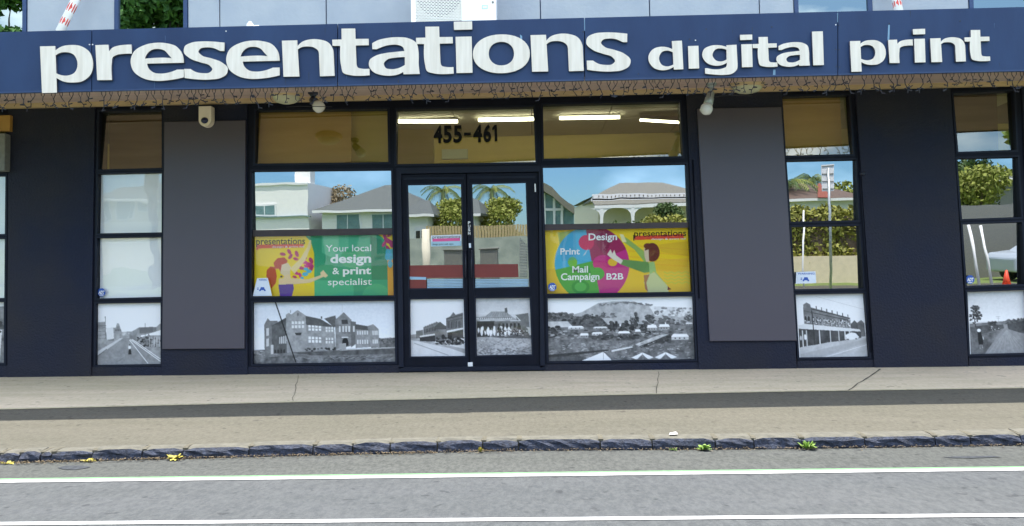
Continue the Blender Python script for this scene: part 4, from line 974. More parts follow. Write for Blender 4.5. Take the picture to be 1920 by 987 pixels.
p.poly([(350, 710), (460, 690), (460, 702), (350, 722)], 215); p.poly([(168, 742), (270, 728), (270, 738), (168, 752)], 205); p.poly([(168, 752), (272, 740), (272, 782), (168, 776)], 60, tex=.3)
p.poly([(352, 722), (460, 704), (460, 760), (352, 765)], 80, tex=.3); p.poly([(358, 725), (385, 722), (385, 755), (358, 757)], 50); p.blobs(280, 462, 755, 800, 120, 4, 11, [25, 40, 60, 110], 6); p.ell(325, 750, 12, 16, 45)
for k in range(6): p.line((205+k*15, 690-k*5), (205+k*15, 675-k*5), 3, 90)
for x in (365, 400, 440): p.ell(x, 790, 14, 15, 55, .6)
p.grain(.08, 3); p.build('photo_print', YP, 'black and white photograph of shops and carts on a receding street, in a door', 'photograph', PHG)

# E: right door photo
fE = (537, 490, 906, 870)
p = Pic(DRl, fE, 195); p.grad(490, 600, 176, 205); p.grain(.07, 12)
p.poly([(537, 615), (600, 612), (645, 580), (740, 580), (790, 620), (835, 645), (540, 640)], 150, tex=.1); p.poly([(735, 558), (752, 556), (754, 588), (737, 590)], 90)
for k in range(9): p.line((612+k*18, 610), (640+k*14, 585), 2, 110)
p.poly([(805, 605), (895, 592), (900, 690), (830, 680)], 110, tex=.15); p.line((800, 603), (840, 645), 6, 200)
p.poly([(540, 640), (835, 645), (890, 700), (890, 750), (540, 755)], 110, tex=.3); p.poly([(545, 645), (660, 645), (660, 745), (545, 748)], 55, tex=.3)
p.line((540, 628), (780, 630), 9, 205); p.line((545, 640), (835, 645), 3, 225)
for k in range(16): p.poly([(560+k*14, 622), (566+k*14, 621), (566+k*14, 629), (560+k*14, 630)], 80)
for k in range(6): p.poly([(690+k*26, 660), (704+k*26, 660), (704+k*26, 690), (690+k*26, 690)], 50)
re = random.Random(4)
for k in range(34):
    x = re.uniform(548, 890); y = re.uniform(690, 738); c = re.choice((215, 235, 60, 40, 130)); p.ell(x, y-16, 4, 5, 80); p.ell(x, y, 7, 15, c); p.line((x-3, y+10), (x-4, y+24), 3, c)
for x in (575, 620, 660, 735, 760): p.ell(x, 712, 9, 30, 228)
p.blobs(680, 895, 700, 748, 90, 3, 8, [40, 70, 210], 8); p.poly([(537, 752), (906, 745), (906, 870), (537, 870)], 168, tex=.2, seed=5); p.poly([(640, 750), (906, 742), (906, 765), (700, 758)], 70, .7, tex=.3)
for i in range(240): x = re.uniform(540, 900); y = re.uniform(760, 868); p.ell(x, y, 6, 3, re.choice((120, 105, 195)), .6, n=6)
for i in range(120): x = re.uniform(540, 900); y = re.uniform(825, 868); p.ell(x, y, 9, 4, re.choice((90, 105)), .5, n=6)
p.grain(.12, 3); p.build('photo_print', YP, 'black and white photograph of a crowd before a low shop, in a door', 'photograph', PHG)

# F: corner hotel photo (zoom of 1460..1660 x 400..700)
fF = (112, 498, 553, 890)
p = Pic(R1C, fF, 222); p.grad(498, 700, 210, 232); p.grain(.03, 30)
p.line((240, 512), (548, 600), 1.5, 170); p.poly([(118, 765), (550, 742), (553, 890), (118, 890)], 190, tex=.05)
p.poly([(155, 600), (158, 562), (180, 549), (202, 562), (206, 580), (450, 650), (456, 715), (158, 690)], 118, tex=.2)
p.line((206, 590), (450, 652), 5, 60); p.line((206, 612), (452, 668), 4, 70); p.line((158, 600), (206, 612), 3, 75)
for k in range(7): x = 240+k*33; p.poly([(x-3, 592+k*9.5), (x+3, 592+k*9.5), (x+3, 572+k*9.5), (x-3, 572+k*9.5)], 90)
for k in range(11): x = 218+k*22; p.ell(x, 655+k*3.2, 8, 15-k*.4, 55); p.ell(x, 655+k*3.2, 4, 10, 190); p.poly([(x+9, 640+k*3), (x+12, 640+k*3), (x+12, 690+k*2), (x+9, 690+k*2)], 170)
for x in (168, 188): p.ell(x, 650, 7, 16, 60)
p.blobs(160, 450, 660, 712, 110, 3, 7, [60, 190, 210, 150], 6)
p.poly([(450, 690), (478, 665), (508, 695), (508, 735), (455, 735)], 95, tex=.2); p.poly([(495, 680), (520, 664), (540, 685), (540, 765), (500, 770)], 110, tex=.2)
p.poly([(118, 690), (160, 682), (508, 722), (512, 735), (160, 715), (118, 712)], 205); p.poly([(118, 712), (160, 715), (512, 738), (512, 775), (135, 825), (118, 830)], 78, tex=.3)
for x, y in ((142, 825), (168, 820), (250, 812), (318, 800), (372, 790), (412, 785), (440, 780)): p.line((x, 722), (x, y), 6, 200)
p.line((210, 600), (216, 815), 7, 65); p.poly([(414, 755), (450, 740), (480, 745), (500, 770), (480, 785), (418, 785)], 215); p.ell(428, 785, 6, 6, 50); p.ell(480, 782, 6, 6, 50)
p.poly([(118, 832), (300, 800), (553, 775), (553, 890), (118, 890)], 178, tex=.06); p.poly([(118, 890), (118, 870), (553, 780), (553, 800), (250, 890)], 160, .7); p.line((280, 890), (553, 815), 3, 215)
p.ell(158, 765, 8, 18, 215); p.ell(130, 770, 6, 15, 190); p.grain(.09, 3)
p.build('photo_print', YP, 'black and white photograph of an ornate two storey corner building with verandah', 'photograph', PHG)

# G: country road photo (zoom of 1720..1920 x 400..700)
fG = (308, 480, 670, 868)
p = Pic(R2C, fG, 200); p.grad(480, 670, 186, 222); p.grain(.03, 30)
p.poly([(315, 680), (480, 672), (670, 662), (670, 868), (315, 868)], 122, tex=.2)
p.blobs(540, 660, 658, 690, 60, 5, 12, [80, 100], 3); p.poly([(540, 690), (670, 668), (670, 750), (560, 735)], 85, tex=.3); p.poly([(315, 700), (420, 690), (520, 690), (530, 712), (330, 760)], 90, tex=.3)
p.poly([(520, 690), (545, 688), (550, 720), (670, 760), (670, 868), (400, 868), (470, 770), (525, 712)], 140, tex=.08)
for k in range(9): p.line((540, 725), (420+k*32, 868), 2, 165, .7)
p.poly([(330, 760), (480, 730), (470, 775), (400, 868), (325, 868)], 104, tex=.35)
for (cx, cy, rx, ry) in ((352, 600, 30, 34), (345, 640, 28, 40), (375, 630, 16, 25), (358, 585, 20, 15)):
    for _ in range(34): a = re.random()*6.28; r = re.random()**.5; p.ell(cx+rx*r*math.cos(a), cy+ry*r*math.sin(a), 6, 5, re.choice((55, 75, 95)), n=7)
p.line((345, 640), (350, 700), 5, 60); p.blobs(425, 475, 672, 705, 30, 5, 10, [60, 80], 5); p.line((492, 640), (492, 690), 2, 150); p.line((478, 642), (506, 642), 2, 150); p.line((482, 650), (502, 650), 2, 150)
p.ell(370, 722, 12, 10, 228); p.poly([(362, 732), (382, 732), (394, 795), (390, 812), (366, 812), (362, 780)], 48); p.line((374, 810), (372, 838), 4, 150); p.line((384, 810), (388, 832), 4, 150); p.line((392, 760), (396, 780), 4, 200)
p.blobs(430, 500, 700, 725, 16, 3, 6, [190, 70], 6); p.grain(.12, 3)
p.build('photo_print', YP, 'black and white photograph of a child in a white hat beside a country road', 'photograph', PHG)
# H: sliver of the far left photo
p = Pic(L0C, (0, 0, 100, 115), 205); p.grad(0, 40, 225, 150); p.poly([(0, 20), (100, 8), (100, 60), (0, 60)], 130, tex=.3); p.poly([(0, 50), (100, 45), (100, 115), (0, 115)], 120, tex=.3); p.line((96, 40), (90, 112), 5, 200); p.blobs(0, 100, 20, 60, 60, 3, 8, [60, 90, 150], 2)
p.grain(.12, 3); p.build('photo_print', YP, 'sliver of a black and white photograph cut off at the left edge', 'photograph', PHG)

# ---- colour poster, left
PL = [(473, 444), (736, 439), (738, 554), (473, 556)]
Yc = (246, 208, 18); MG = (188, 26, 104); MG2 = (214, 40, 130); CY = (70, 178, 214); SK = (240, 205, 160)
p = Pic(PL, (47, 85, 980, 478), Yc); 
p.poly([(47, 420), (250, 350), (460, 430), (460, 478), (47, 478)], (240, 200, 60), .6)
gcol = (40, 158, 112); rng_ = [(460, 478), (460, 200), (440, 130), (400, 85), (842, 78)]
arc = [(842+103*math.sin(t), 180-100*math.cos(t)) for t in [i*math.pi/2/8 for i in range(9)]]
p.poly(rng_+arc+[(945, 478)], gcol); p.poly([(512, 85), (690, 85), (690, 290), (512, 200)], (88, 186, 138)); p.poly([(690, 85), (830, 85), (830, 200), (690, 250)], (66, 172, 126))
p.ell(720, 240, 85, 65, (56, 170, 110)); p.ell(870, 490, 95, 85, (64, 172, 118)); p.poly([(460, 380), (720, 380), (720, 478), (460, 478)], (58, 178, 128))
p.poly([(835, 100), (905, 120), (944, 200), (944, 380), (840, 380)], (32, 130, 92)); p.poly([(945, 250), (980, 240), (980, 478), (945, 478)], (238, 160, 50))
for x, y, r, a in ((930, 100, 24, 1.2), (962, 92, 20, 2.5), (950, 130, 30, .6), (925, 150, 22, 2.2), (972, 150, 26, 1.4), (948, 175, 20, .9)): p.ell(x, y, r, r*.5, MG, rot=a)
for x, y in ((950, 205), (965, 235), (945, 232), (962, 280), (972, 205)): p.ell(x, y, 16, 24, CY, .9)
for x, y, r, a, c in ((252, 206, 20, .2, MG), (295, 190, 20, 1., MG), (303, 222, 20, 2.2, MG), (345, 205, 22, 1.2, MG), (338, 238, 18, .3, MG), (400, 225, 18, 1.2, MG), (395, 260, 22, .2, MG2), (440, 250, 22, 1.1, MG), (430, 280, 30, .4, MG2), (375, 298, 20, .2, MG), (440, 300, 24, 1.8, MG), (340, 330, 20, .5, MG2), (366, 345, 18, 1.3, MG2), (405, 290, 16, .8, MG2), (330, 355, 15, .3, MG)): p.ell(x, y, r, r*.55, c, rot=a)
for x, y, r in ((405, 305, 16), (425, 320, 18), (400, 338, 20), (438, 378, 12), (402, 386, 13), (380, 362, 12)): p.ell(x, y, r, r*.65, CY)
HR = (196, 52, 36)
p.poly([(190, 262), (215, 232), (262, 226), (285, 250), (262, 290), (240, 330), (225, 300), (200, 300)], HR); p.poly([(200, 290), (170, 285), (145, 310), (142, 350), (165, 385), (175, 430), (205, 395), (212, 350), (205, 310)], HR)
p.poly([(245, 275), (285, 262), (305, 290), (300, 335), (262, 350), (235, 330)], (232, 205, 170)); p.poly([(262, 345), (300, 335), (305, 362), (250, 370)], SK)
p.poly([(225, 365), (290, 362), (420, 372), (520, 340), (532, 352), (430, 395), (300, 405), (225, 412)], SK); p.poly([(500, 330), (522, 312), (526, 322), (552, 348), (535, 362), (505, 350)], SK)
p.poly([(300, 300), (370, 235), (415, 160), (432, 115), (442, 118), (440, 160), (400, 250), (330, 335)], (244, 214, 150)); p.poly([(222, 405), (320, 402), (325, 430), (312, 478), (232, 478)], (92, 44, 150)); p.ell(242, 352, 8, 6, (60, 24, 80))
p.line((75, 165), (90, 165), 20, (222, 70, 45))
p.poly([(75, 142), (392, 142), (392, 163), (75, 167)], (226, 78, 48))
po = p.build('poster', .104, 'yellow and green poster reading Your local design & print specialist with red haired figure', 'poster')
def pp(x, y): return (460+x/3.527, 420+y/3.527)
def ptext(par, txt, x0, x1, yb, yt, m, bold, org=(460, 420), sc=3.527, Y=.1025, sl=-.012, ref=None, lean=0):
    return lettering(txt, org[0]+x0/sc, org[0]+x1/sc, org[1]+yb/sc, org[1]+yt/sc, Y, M[m], par, bold, sl, ref=ref, lean=lean)
ptext(po, 'presentations', 72, 395, 138, 92, 'text_black', .012, ref=.73)
ptext(po, 'design & print ltd', 178, 388, 158, 146, 'text_white', .0)
ptext(po, 'Your local', 532, 832, 184, 138, 'text_white', .004); ptext(po, 'design', 562, 832, 258, 200, 'text_white', .03); ptext(po, '&', 576, 622, 333, 288, 'text_white', .01); ptext(po, 'print', 645, 832, 333, 284, 'text_white', .03); ptext(po, 'specialist', 546, 836, 406, 360, 'text_white', .004)

# ---- colour poster, right (zoom of 1010..1320 x 420..700, scale 3.526)
PR = [(1022, 432), (1293, 427), (1298, 547), (1026, 551)]
p = Pic(PR, (43, 40, 1012, 460), (246, 206, 20))
p.poly([(43, 300), (1012, 240), (1012, 460), (43, 460)], (236, 186, 50), .75); 
for k in range(5): p.line((600, 150+k*38), (1012, 190+k*36), 7, (238, 170, 40), .5)
for k in range(4):
    for j in range(8): x = 830+j*24; y = 330+k*22; p.line((x, y+(12 if j % 2 else 0)), (x+24, y+(0 if j % 2 else 12)), 9, (216, 196, 60))
def arcp(cx, cy, r, a0, a1, n=20): return [(cx+r*math.cos(math.radians(a0+(a1-a0)*i/n)), cy+r*math.sin(math.radians(a0+(a1-a0)*i/n))) for i in range(n+1)]
cx_, cy_, r_ = 352, 270, 250
p.poly([(352, 270)]+arcp(cx_, cy_, r_, 172, 262), CY); p.poly([(352, 270)]+arcp(cx_, cy_, r_, 262, 338), (160, 22, 84)); p.poly([(352, 270)]+arcp(cx_, cy_, r_, 338, 440)[::1], (200, 36, 130))
p.poly([(360, 250)]+arcp(cx_, cy_, r_, 78, 172), (76, 168, 66)); p.ell(425, 268, 68, 55, (206, 26, 124)); p.ell(320, 128, 52, 50, (214, 28, 92)); p.ell(490, 262, 32, 26, (238, 190, 50)); p.ell(385, 335, 48, 42, (76, 168, 66)); p.ell(222, 256, 32, 34, (120, 190, 60))
p.poly([(250, 290), (330, 290), (345, 330), (245, 330)], (30, 130, 60), .5); p.poly([(130, 60), (250, 45), (250, 240), (150, 250)], (70, 150, 190), .4); p.poly([(375, 60), (480, 60), (480, 140), (440, 210), (390, 150)], (130, 20, 70), .6); p.ell(270, 420, 60, 45, (50, 150, 60)); p.ell(270, 420, 40, 30, (80, 178, 80)); p.poly([(290, 220), (335, 160), (310, 205)], (220, 220, 225))
p.poly([(550, 80), (600, 110), (700, 190), (740, 290), (720, 330), (560, 270), (530, 240), (700, 260), (640, 180), (570, 130)], (150, 180, 90)); p.poly([(520, 238), (730, 265), (740, 330), (700, 335), (540, 275)], (108, 150, 80))
p.poly([(455, 210), (480, 175), (490, 205), (505, 180), (515, 215), (560, 250), (545, 275), (490, 240)], (236, 226, 205)); p.poly([(545, 75), (570, 80), (590, 130), (560, 130)], (240, 228, 170))
p.poly([(700, 350), (770, 330), (850, 420), (858, 460), (715, 460), (695, 400)], (205, 205, 150)); p.poly([(695, 350), (735, 345), (710, 400), (720, 460), (700, 440)], (170, 110, 80)); p.poly([(770, 262), (745, 300), (775, 340), (840, 410), (780, 335)], (160, 190, 110)); p.poly([(735, 265), (765, 262), (775, 320), (735, 345)], (160, 195, 120))
p.poly([(702, 170), (735, 185), (738, 262), (715, 262), (704, 225)], (214, 186, 150)); p.ell(758, 200, 50, 62, (104, 34, 22)); p.ell(728, 158, 26, 18, (104, 34, 22)); p.poly([(705, 190), (735, 180), (735, 260), (715, 262)], (222, 198, 165)); p.poly([(852, 425), (875, 445), (850, 450)], (110, 40, 30))
p.poly([(800, 150), (1000, 130), (1000, 230), (820, 200)], (214, 160, 40), .4)
p.poly([(643, 90), (973, 84), (973, 112), (643, 118)], (226, 66, 44)); p.poly([(634, 85), (642, 85), (642, 122), (634, 122)], (40, 20, 20))
pr_ = p.build('poster', .104, 'yellow poster with a colourful round jigsaw reading Design, Print, Mail Campaign and B2B', 'poster')
O2 = (1010, 420)
for txt, a, c, yb, yt, bo in (('Design', 330, 518, 108, 62, .02), ('Print', 143, 272, 203, 160, .02), ('Mail', 222, 326, 322, 278, .02), ('Campaign', 147, 402, 372, 326, .02), ('B2B', 448, 560, 368, 326, .02)):
    ptext(pr_, txt, a, c, yb, yt, 'text_white', bo, O2, 3.526)
ptext(pr_, 'presentations', 632, 975, 84, 42, 'text_black', .012, O2, 3.526); ptext(pr_, 'design & print ltd', 745, 970, 106, 94, 'text_white', 0, O2, 3.526)

# ---- street number, door sign, stickers
nn = empty('street_number', P(872, 265, .06), 'black condensed street number 455-461 on the glass above the doors', 'number')
for txt, a, c in (('4', 813, 829), ('5', 831, 847), ('5', 850, 866), ('-', 871, 882), ('4', 887, 904), ('6', 906, 921), ('1', 922, 932)):
    if txt == '-': fixn(MB().px([(870, 249), (883, 248.7), (883, 254), (870, 254.3)], .040, .042).build('number_dash', M['text_black'], nn)); continue
    if txt == '1': fixn(MB().px([(922.5, 240.5), (927, 234.5), (931.5, 234.3), (932.5, 265), (927.5, 265.2), (927, 242), (923, 245)], .040, .042).build('numeral', M['text_black'], nn)); continue
    yb = 267.5-(a-813)*.022; lettering(txt, a, c, yb, yb-31, .041, M['text_black'], nn, .035, -.02, 'numeral', ref=.71)
sg = up_px('door_sign', [(808, 442), (865, 440), (865.5, 461), (808, 462.5)], .04, M['sticker'], None)
tag(sg, 'small white, pink and blue business sign on the left door glass', 'sign')
up_px('sign_band', [(811, 448), (862.5, 446.5), (862.5, 452), (811, 453.5)], .0385, M['ink_pink'], sg); up_px('sign_foot', [(808.6, 453.5), (865, 452), (865, 461), (808.6, 462)], .0392, M['ink_sky'], sg)
lettering('presentations', 811, 863, 447.5, 441.5, .038, M['text_black'], sg, .0, -.02)
lettering('design print web signs', 811, 850, 460, 456.5, .038, M['text_black'], sg, .0, -.02)
ps = empty('push_lettering', P(879, 440, .02), 'white vertical word PUSH on the meeting stile between the doors', 'lettering')
for k, ch in enumerate('PUSH'): lettering(ch, 877.5, 882, 420.5+k*6.6, 415.2+k*6.6, .025, M['text_white'], ps, .03, 0, 'character')
up_px('arrow_plate', [(879, 456.5), (883, 456.4), (883.3, 465), (879.3, 465.1)], .024, M['sticker'], ps)
def octo(cx, cy, r, lab):
    t = empty('sticker', P(cx, cy, .05), lab, 'sticker', 'blue octagonal alarm stickers')
    q = [(cx+r*math.cos(math.radians(22.5+45*k)), cy+r*math.sin(math.radians(22.5+45*k))) for k in range(8)]
    fixn(MB().px(q, .048, .05).build('backing', M['ink_blue'], t)); lettering('ADT', cx-r*.68, cx+r*.68, cy+r*.36, cy-r*.4, .0465, M['text_white'], t, .05, 0, lean=-.8)
    up_px('sticker_bar', [(cx-r*.5, cy+r*.56), (cx+r*.5, cy+r*.56), (cx+r*.5, cy+r*.74), (cx-r*.5, cy+r*.74)], .0465, M['text_white'], t)
octo(190, 548.5, 8, 'blue octagonal alarm sticker in the corner of the white pane at left')
octo(1035.5, 538.5, 8.3, 'blue octagonal alarm sticker on the bottom left corner of the jigsaw poster')
octo(1819, 524.5, 8.5, 'blue octagonal alarm sticker in the far right window')
def warn(q, lab, by):
    t = empty('sticker', P(*q[3], .05), lab, 'sticker', 'white warning stickers')
    fixn(MB().px(q, .048, .05).build('backing', M['sticker'], t))
    x0, x1 = q[0][0], q[1][0]; y0 = q[0][1]; cx = (q[0][0]+q[1][0]+q[2][0]+q[3][0])/4; H = q[3][1]-q[0][1]
    lettering('WARNING', x0+3, x1-2, y0+4.8, y0+1.2, .0465, M['ink_blue'], t, .01, -.01)
    cyy = y0+H*.62; fixn(MB().px([(cx-6, cyy+1.5), (cx-4, cyy-1), (cx-3, cyy-4), (cx+3, cyy-4), (cx+4, cyy-1), (cx+6, cyy+1.5), (cx+6, cyy+3.5), (cx+3.5, cyy+3.5), (cx+2.5, cyy+1.5), (cx-2.5, cyy+1.5), (cx-3.5, cyy+3.5), (cx-6, cyy+3.5)], .0462, .0475).build('car_emblem', M['ink_blue'], t))
    for dy in (-6, -3.4): up_px('sticker_bar', [(cx-10, cyy+dy+3.0), (cx-7, cyy+dy+3.0), (cx-7, cyy+dy+4.4), (cx-10, cyy+dy+4.4)], .0462, M['ink_blue'], t)
warn([(482, 522), (502, 521.5), (510, 555), (474, 555.5)], 'white warning sticker on the bottom left corner of the yellow and green poster', 0)
warn([(1493, 510.5), (1529, 509), (1530.5, 531), (1492, 532.5)], 'white warning sticker in the narrow window right of the right blank board', 0)
for nm, q, m in (('white_sheet', L1A, 'whitefilm'), ('white_sheet', L1B, 'whitefilm'), ('white_sheet', L0A, 'whitefilm'), ('white_sheet', L0B, 'whitefilm')):
    o = fixn(MB().px(grow(q, 1), YP+.024, YP+.03).build(nm, M[m], None, center=True))
    tag(o, {id(L1A): 'plain white sheet behind the upper big pane of the narrow left window', id(L1B): 'plain white sheet behind the pane with the blue alarm sticker at left', id(L0A): 'sliver of white sheet in the upper big pane cut off at the left edge', id(L0B): 'sliver of white sheet in the lower big pane cut off at the left edge'}[id(q)], 'window sheet', 'white sheets behind window glass')
tag(bevel(MB().px([(-60, 218), (19, 216), (18.5, 246), (-60, 248)], -.05, -.001).build('orange_board', M['orange'], None, center=True), .004), 'small ochre board at the very left edge just under the awning', 'board')
tag(bevel(MB().px([(-40, 250), (9.5, 250), (8.5, 320), (-40, 322)], -.1, -.001).build('meter_box', M['greybox'], None, center=True), .008), 'speckled grey box cut off by the left edge below the ochre board', 'box')

# ------------------------------------------------------------------ 6. weeds and litter in the gutter
def weed(px, py, r, n, m, lab, up=.6):
    c = G(px, py, zroad, .0); c.y = min(c.y, interp(kt, c.x).y-.045); c.z = zroad(c.x, 0); t = empty('weed', c, lab, 'weed', 'weeds growing in the kerb'); rnd = random.Random(px)
    for k in range(n):
        a = rnd.random()*6.283; L = r*rnd.uniform(.5, 1.1); el = rnd.uniform(.15, 1.35)*up+.1; w = L*rnd.uniform(.16, .28)
        d = Vector((math.cos(a)*math.cos(el), math.sin(a)*math.cos(el)*.8-.15, math.sin(el))); s_ = Vector((-math.sin(a), math.cos(a), 0))
        st = c+Vector((rnd.uniform(-.25, .25)*r, rnd.uniform(-.1, .1)*r, 0))
        pts = [st, st+d*L*.45+s_*w, st+d*L*.8+s_*w*.6-Vector((0, 0, L*.05)), st+d*L-Vector((0, 0, L*.15)), st+d*L*.8-s_*w*.6-Vector((0, 0, L*.05)), st+d*L*.45-s_*w]
        mesh('leaf', pts, [(0, 1, 5), (1, 2, 4, 5), (2, 3, 4)], m, t)
weed(1314, 839, .068, 34, M['leaf'], 'larger bright green leafy weed against the bluestone kerb')
weed(1502, 836, .068, 34, M['leaf'], 'bright green tufted weed at the kerb, farthest right of the weeds', 1.0)
weed(1256, 838, .04, 12, M['leaf'], 'tiny green weed just left of the larger leafy weed')
weed(905, 836, .045, 14, M['leafy'], 'small yellow green weed in the kerb joint below the doors', 1.2)
weed(350, 851, .062, 30, M['leafy'], 'spreading yellow weed at the kerb below the left blank board', .5)
weed(200, 853, .05, 18, M['leafy'], 'low flat weed at the kerb below the left street photograph', .4)
weed(82, 848, .05, 12, M['leafy'], 'flat straw coloured weed on the kerb near the left edge', .25)
rl = random.Random(9); vs = []; fs = []
for k in range(2600):
    px = rl.uniform(-60, 1980); dens = 1.0 if 80 < px < 960 else .45
    if rl.random() > dens: continue
    e = G(px, pl(T_BOT, px)+.6, zroad); y = min(e.y, interp(kt, e.x).y-.028)-abs(rl.gauss(0, .04)); s_ = rl.uniform(.003, .013); a = rl.random()*6.28; z = zroad(e.x, 0)+.004+rl.uniform(0, .01)
    b0 = len(vs); ca, sa = math.cos(a)*s_, math.sin(a)*s_
    vs += [(e.x+ca, y+sa, z), (e.x-sa*.4, y+ca*.4, z+.003), (e.x-ca, y-sa, z+.001), (e.x+sa*.4, y-ca*.4, z+.004)]; fs.append((b0, b0+1, b0+2, b0+3))
o = mesh('leaf_litter', vs, fs, M['litter']); tag(o, 'dry brown leaves and grit lying along the foot of the kerb', 'leaves', kind='stuff')
for px, py, w, lab in ((320, 849, .05, 'torn white paper scrap lying in the gutter left of the yellow weed'), (1262, 814, .03, 'flat white scrap on top of the kerb above the tiny green weed')):
    zf = zroad if py > 830 else zfoot; c = G(px, py, zf, .012)
    mesh_o = mesh('paper_scrap', [c+Vector((-w, -.02, 0)), c+Vector((w, -.012, .002)), c+Vector((w*.8, .025, .01)), c+Vector((-w*.6, .02, .004))], [(0, 1, 2, 3)], M['white'], None, center=True); tag(mesh_o, lab, 'litter')

# ------------------------------------------------------------------ 7. the far side of the street (seen mirrored in the glass)
def leafcloud(name, clumps, n, s0, s1, m, parent, seed=1):
    rg = np.random.RandomState(seed); vs = []; w = np.array([c[3]*c[4]*c[5] for c in clumps]); w = w/w.sum(); idx = rg.choice(len(clumps), n, p=w)
    cl = np.array(clumps)[idx]; d = rg.normal(size=(n, 3)); d /= np.linalg.norm(d, axis=1)[:, None]; r = rg.uniform(.55, 1.04, n)[:, None]
    c = cl[:, :3]+d*r*cl[:, 3:6]; a = rg.normal(size=(n, 3)); a /= np.linalg.norm(a, axis=1)[:, None]; b = np.cross(a, rg.normal(size=(n, 3))); b /= np.linalg.norm(b, axis=1)[:, None]
    s = rg.uniform(s0, s1, n)[:, None]; q = np.stack([c+a*s, c+b*s*.6, c-a*s, c-b*s*.6], 1).reshape(-1, 3)
    return mesh(name, q.tolist(), [(4*i, 4*i+1, 4*i+2, 4*i+3) for i in range(n)], m, parent)
def tree(base, h, rx, crown_m, lab, n=3500, seed=1, leaf_s=.12, trunk_r=.16, crown_from=.3, cat='tree', group='trees across the street'):
    t = empty('tree', base, lab, cat, group); rg = random.Random(seed); B = Vector(base)
    tb = MB(); top = B+Vector((rg.uniform(-.2, .2), 0, h*.6)); tb.tube([B-Vector((0, 0, .2)), B+Vector((0, 0, h*.3)), top], [trunk_r, trunk_r*.8, trunk_r*.4], 10)
    cl = []
    for k in range(11):
        a = rg.random()*6.28; rr = rx*rg.uniform(.2, .75); z = h*(crown_from+(1-crown_from)*rg.uniform(.15, .85)); c = B+Vector((rr*math.cos(a), rr*math.sin(a)*.9, z)); r = rx*rg.uniform(.28, .5)
        cl.append((c.x, c.y, c.z, r, r, min(r*.8, (h-z)*1.0))); tb.tube([B+Vector((0, 0, h*(.25+.3*rg.random()))), c], [trunk_r*.35, trunk_r*.08], 6)
    tb.build('trunk', M['bark'], t, True); leafcloud('crown', cl, n, leaf_s*.6, leaf_s*1.3, crown_m, t, seed)
def palm(base, h, lab, L=1.6, seed=1):
    t = empty('palm_tree', base, lab, 'palm tree', 'palms across the street'); B = Vector(base); top = B+Vector((0, 0, h)); MB().tube([B-Vector((0, 0, .2)), B+Vector((.05, 0, h*.5)), top], [.2, .15, .12], 10).build('trunk', M['bark'], t, True)
    rg = random.Random(seed)
    for k in range(16):
        a = k*6.283/16+rg.uniform(-.2, .2); up_ = rg.uniform(.15, 1.0); pts = [top+Vector((math.cos(a)*L*u, math.sin(a)*L*u, L*(up_*u-1.0*u*u)+.1)) for u in (0, .25, .5, .75, 1)]
        b = MB(); s_ = Vector((-math.sin(a), math.cos(a), 0))
        for i in range(4):
            for sg_ in (-1, 1):
                for j in range(4):
                    p0 = pts[i].lerp(pts[i+1], j/4); w = .38*L*(1-abs((i+j/4)/4-.35)*.9); e = p0+s_*sg_*w*.6+Vector((0, 0, -w*.45))+(pts[i+1]-pts[i]).normalized()*w*.5
                    b.add([p0, p0+(pts[i+1]-pts[i])*.16, e], [(0, 1, 2)])
        b.tube(pts, .02, 5); b.build('frond', M['foliage'] if k % 3 else M['foliage2'], t)
def gz(x): return zb(x)*.9+ROADZ+.08
tag(fixn(MB().box((V(764, 440, 15.9).x, -16.1, -.3), (V(1003, 440, 15.9).x, -15.9, V(870, 446, 15.9).z)).build('garden_wall', M['gardenwall'], None, center=True)), 'low pale garden wall mirrored in the door glass', 'wall')
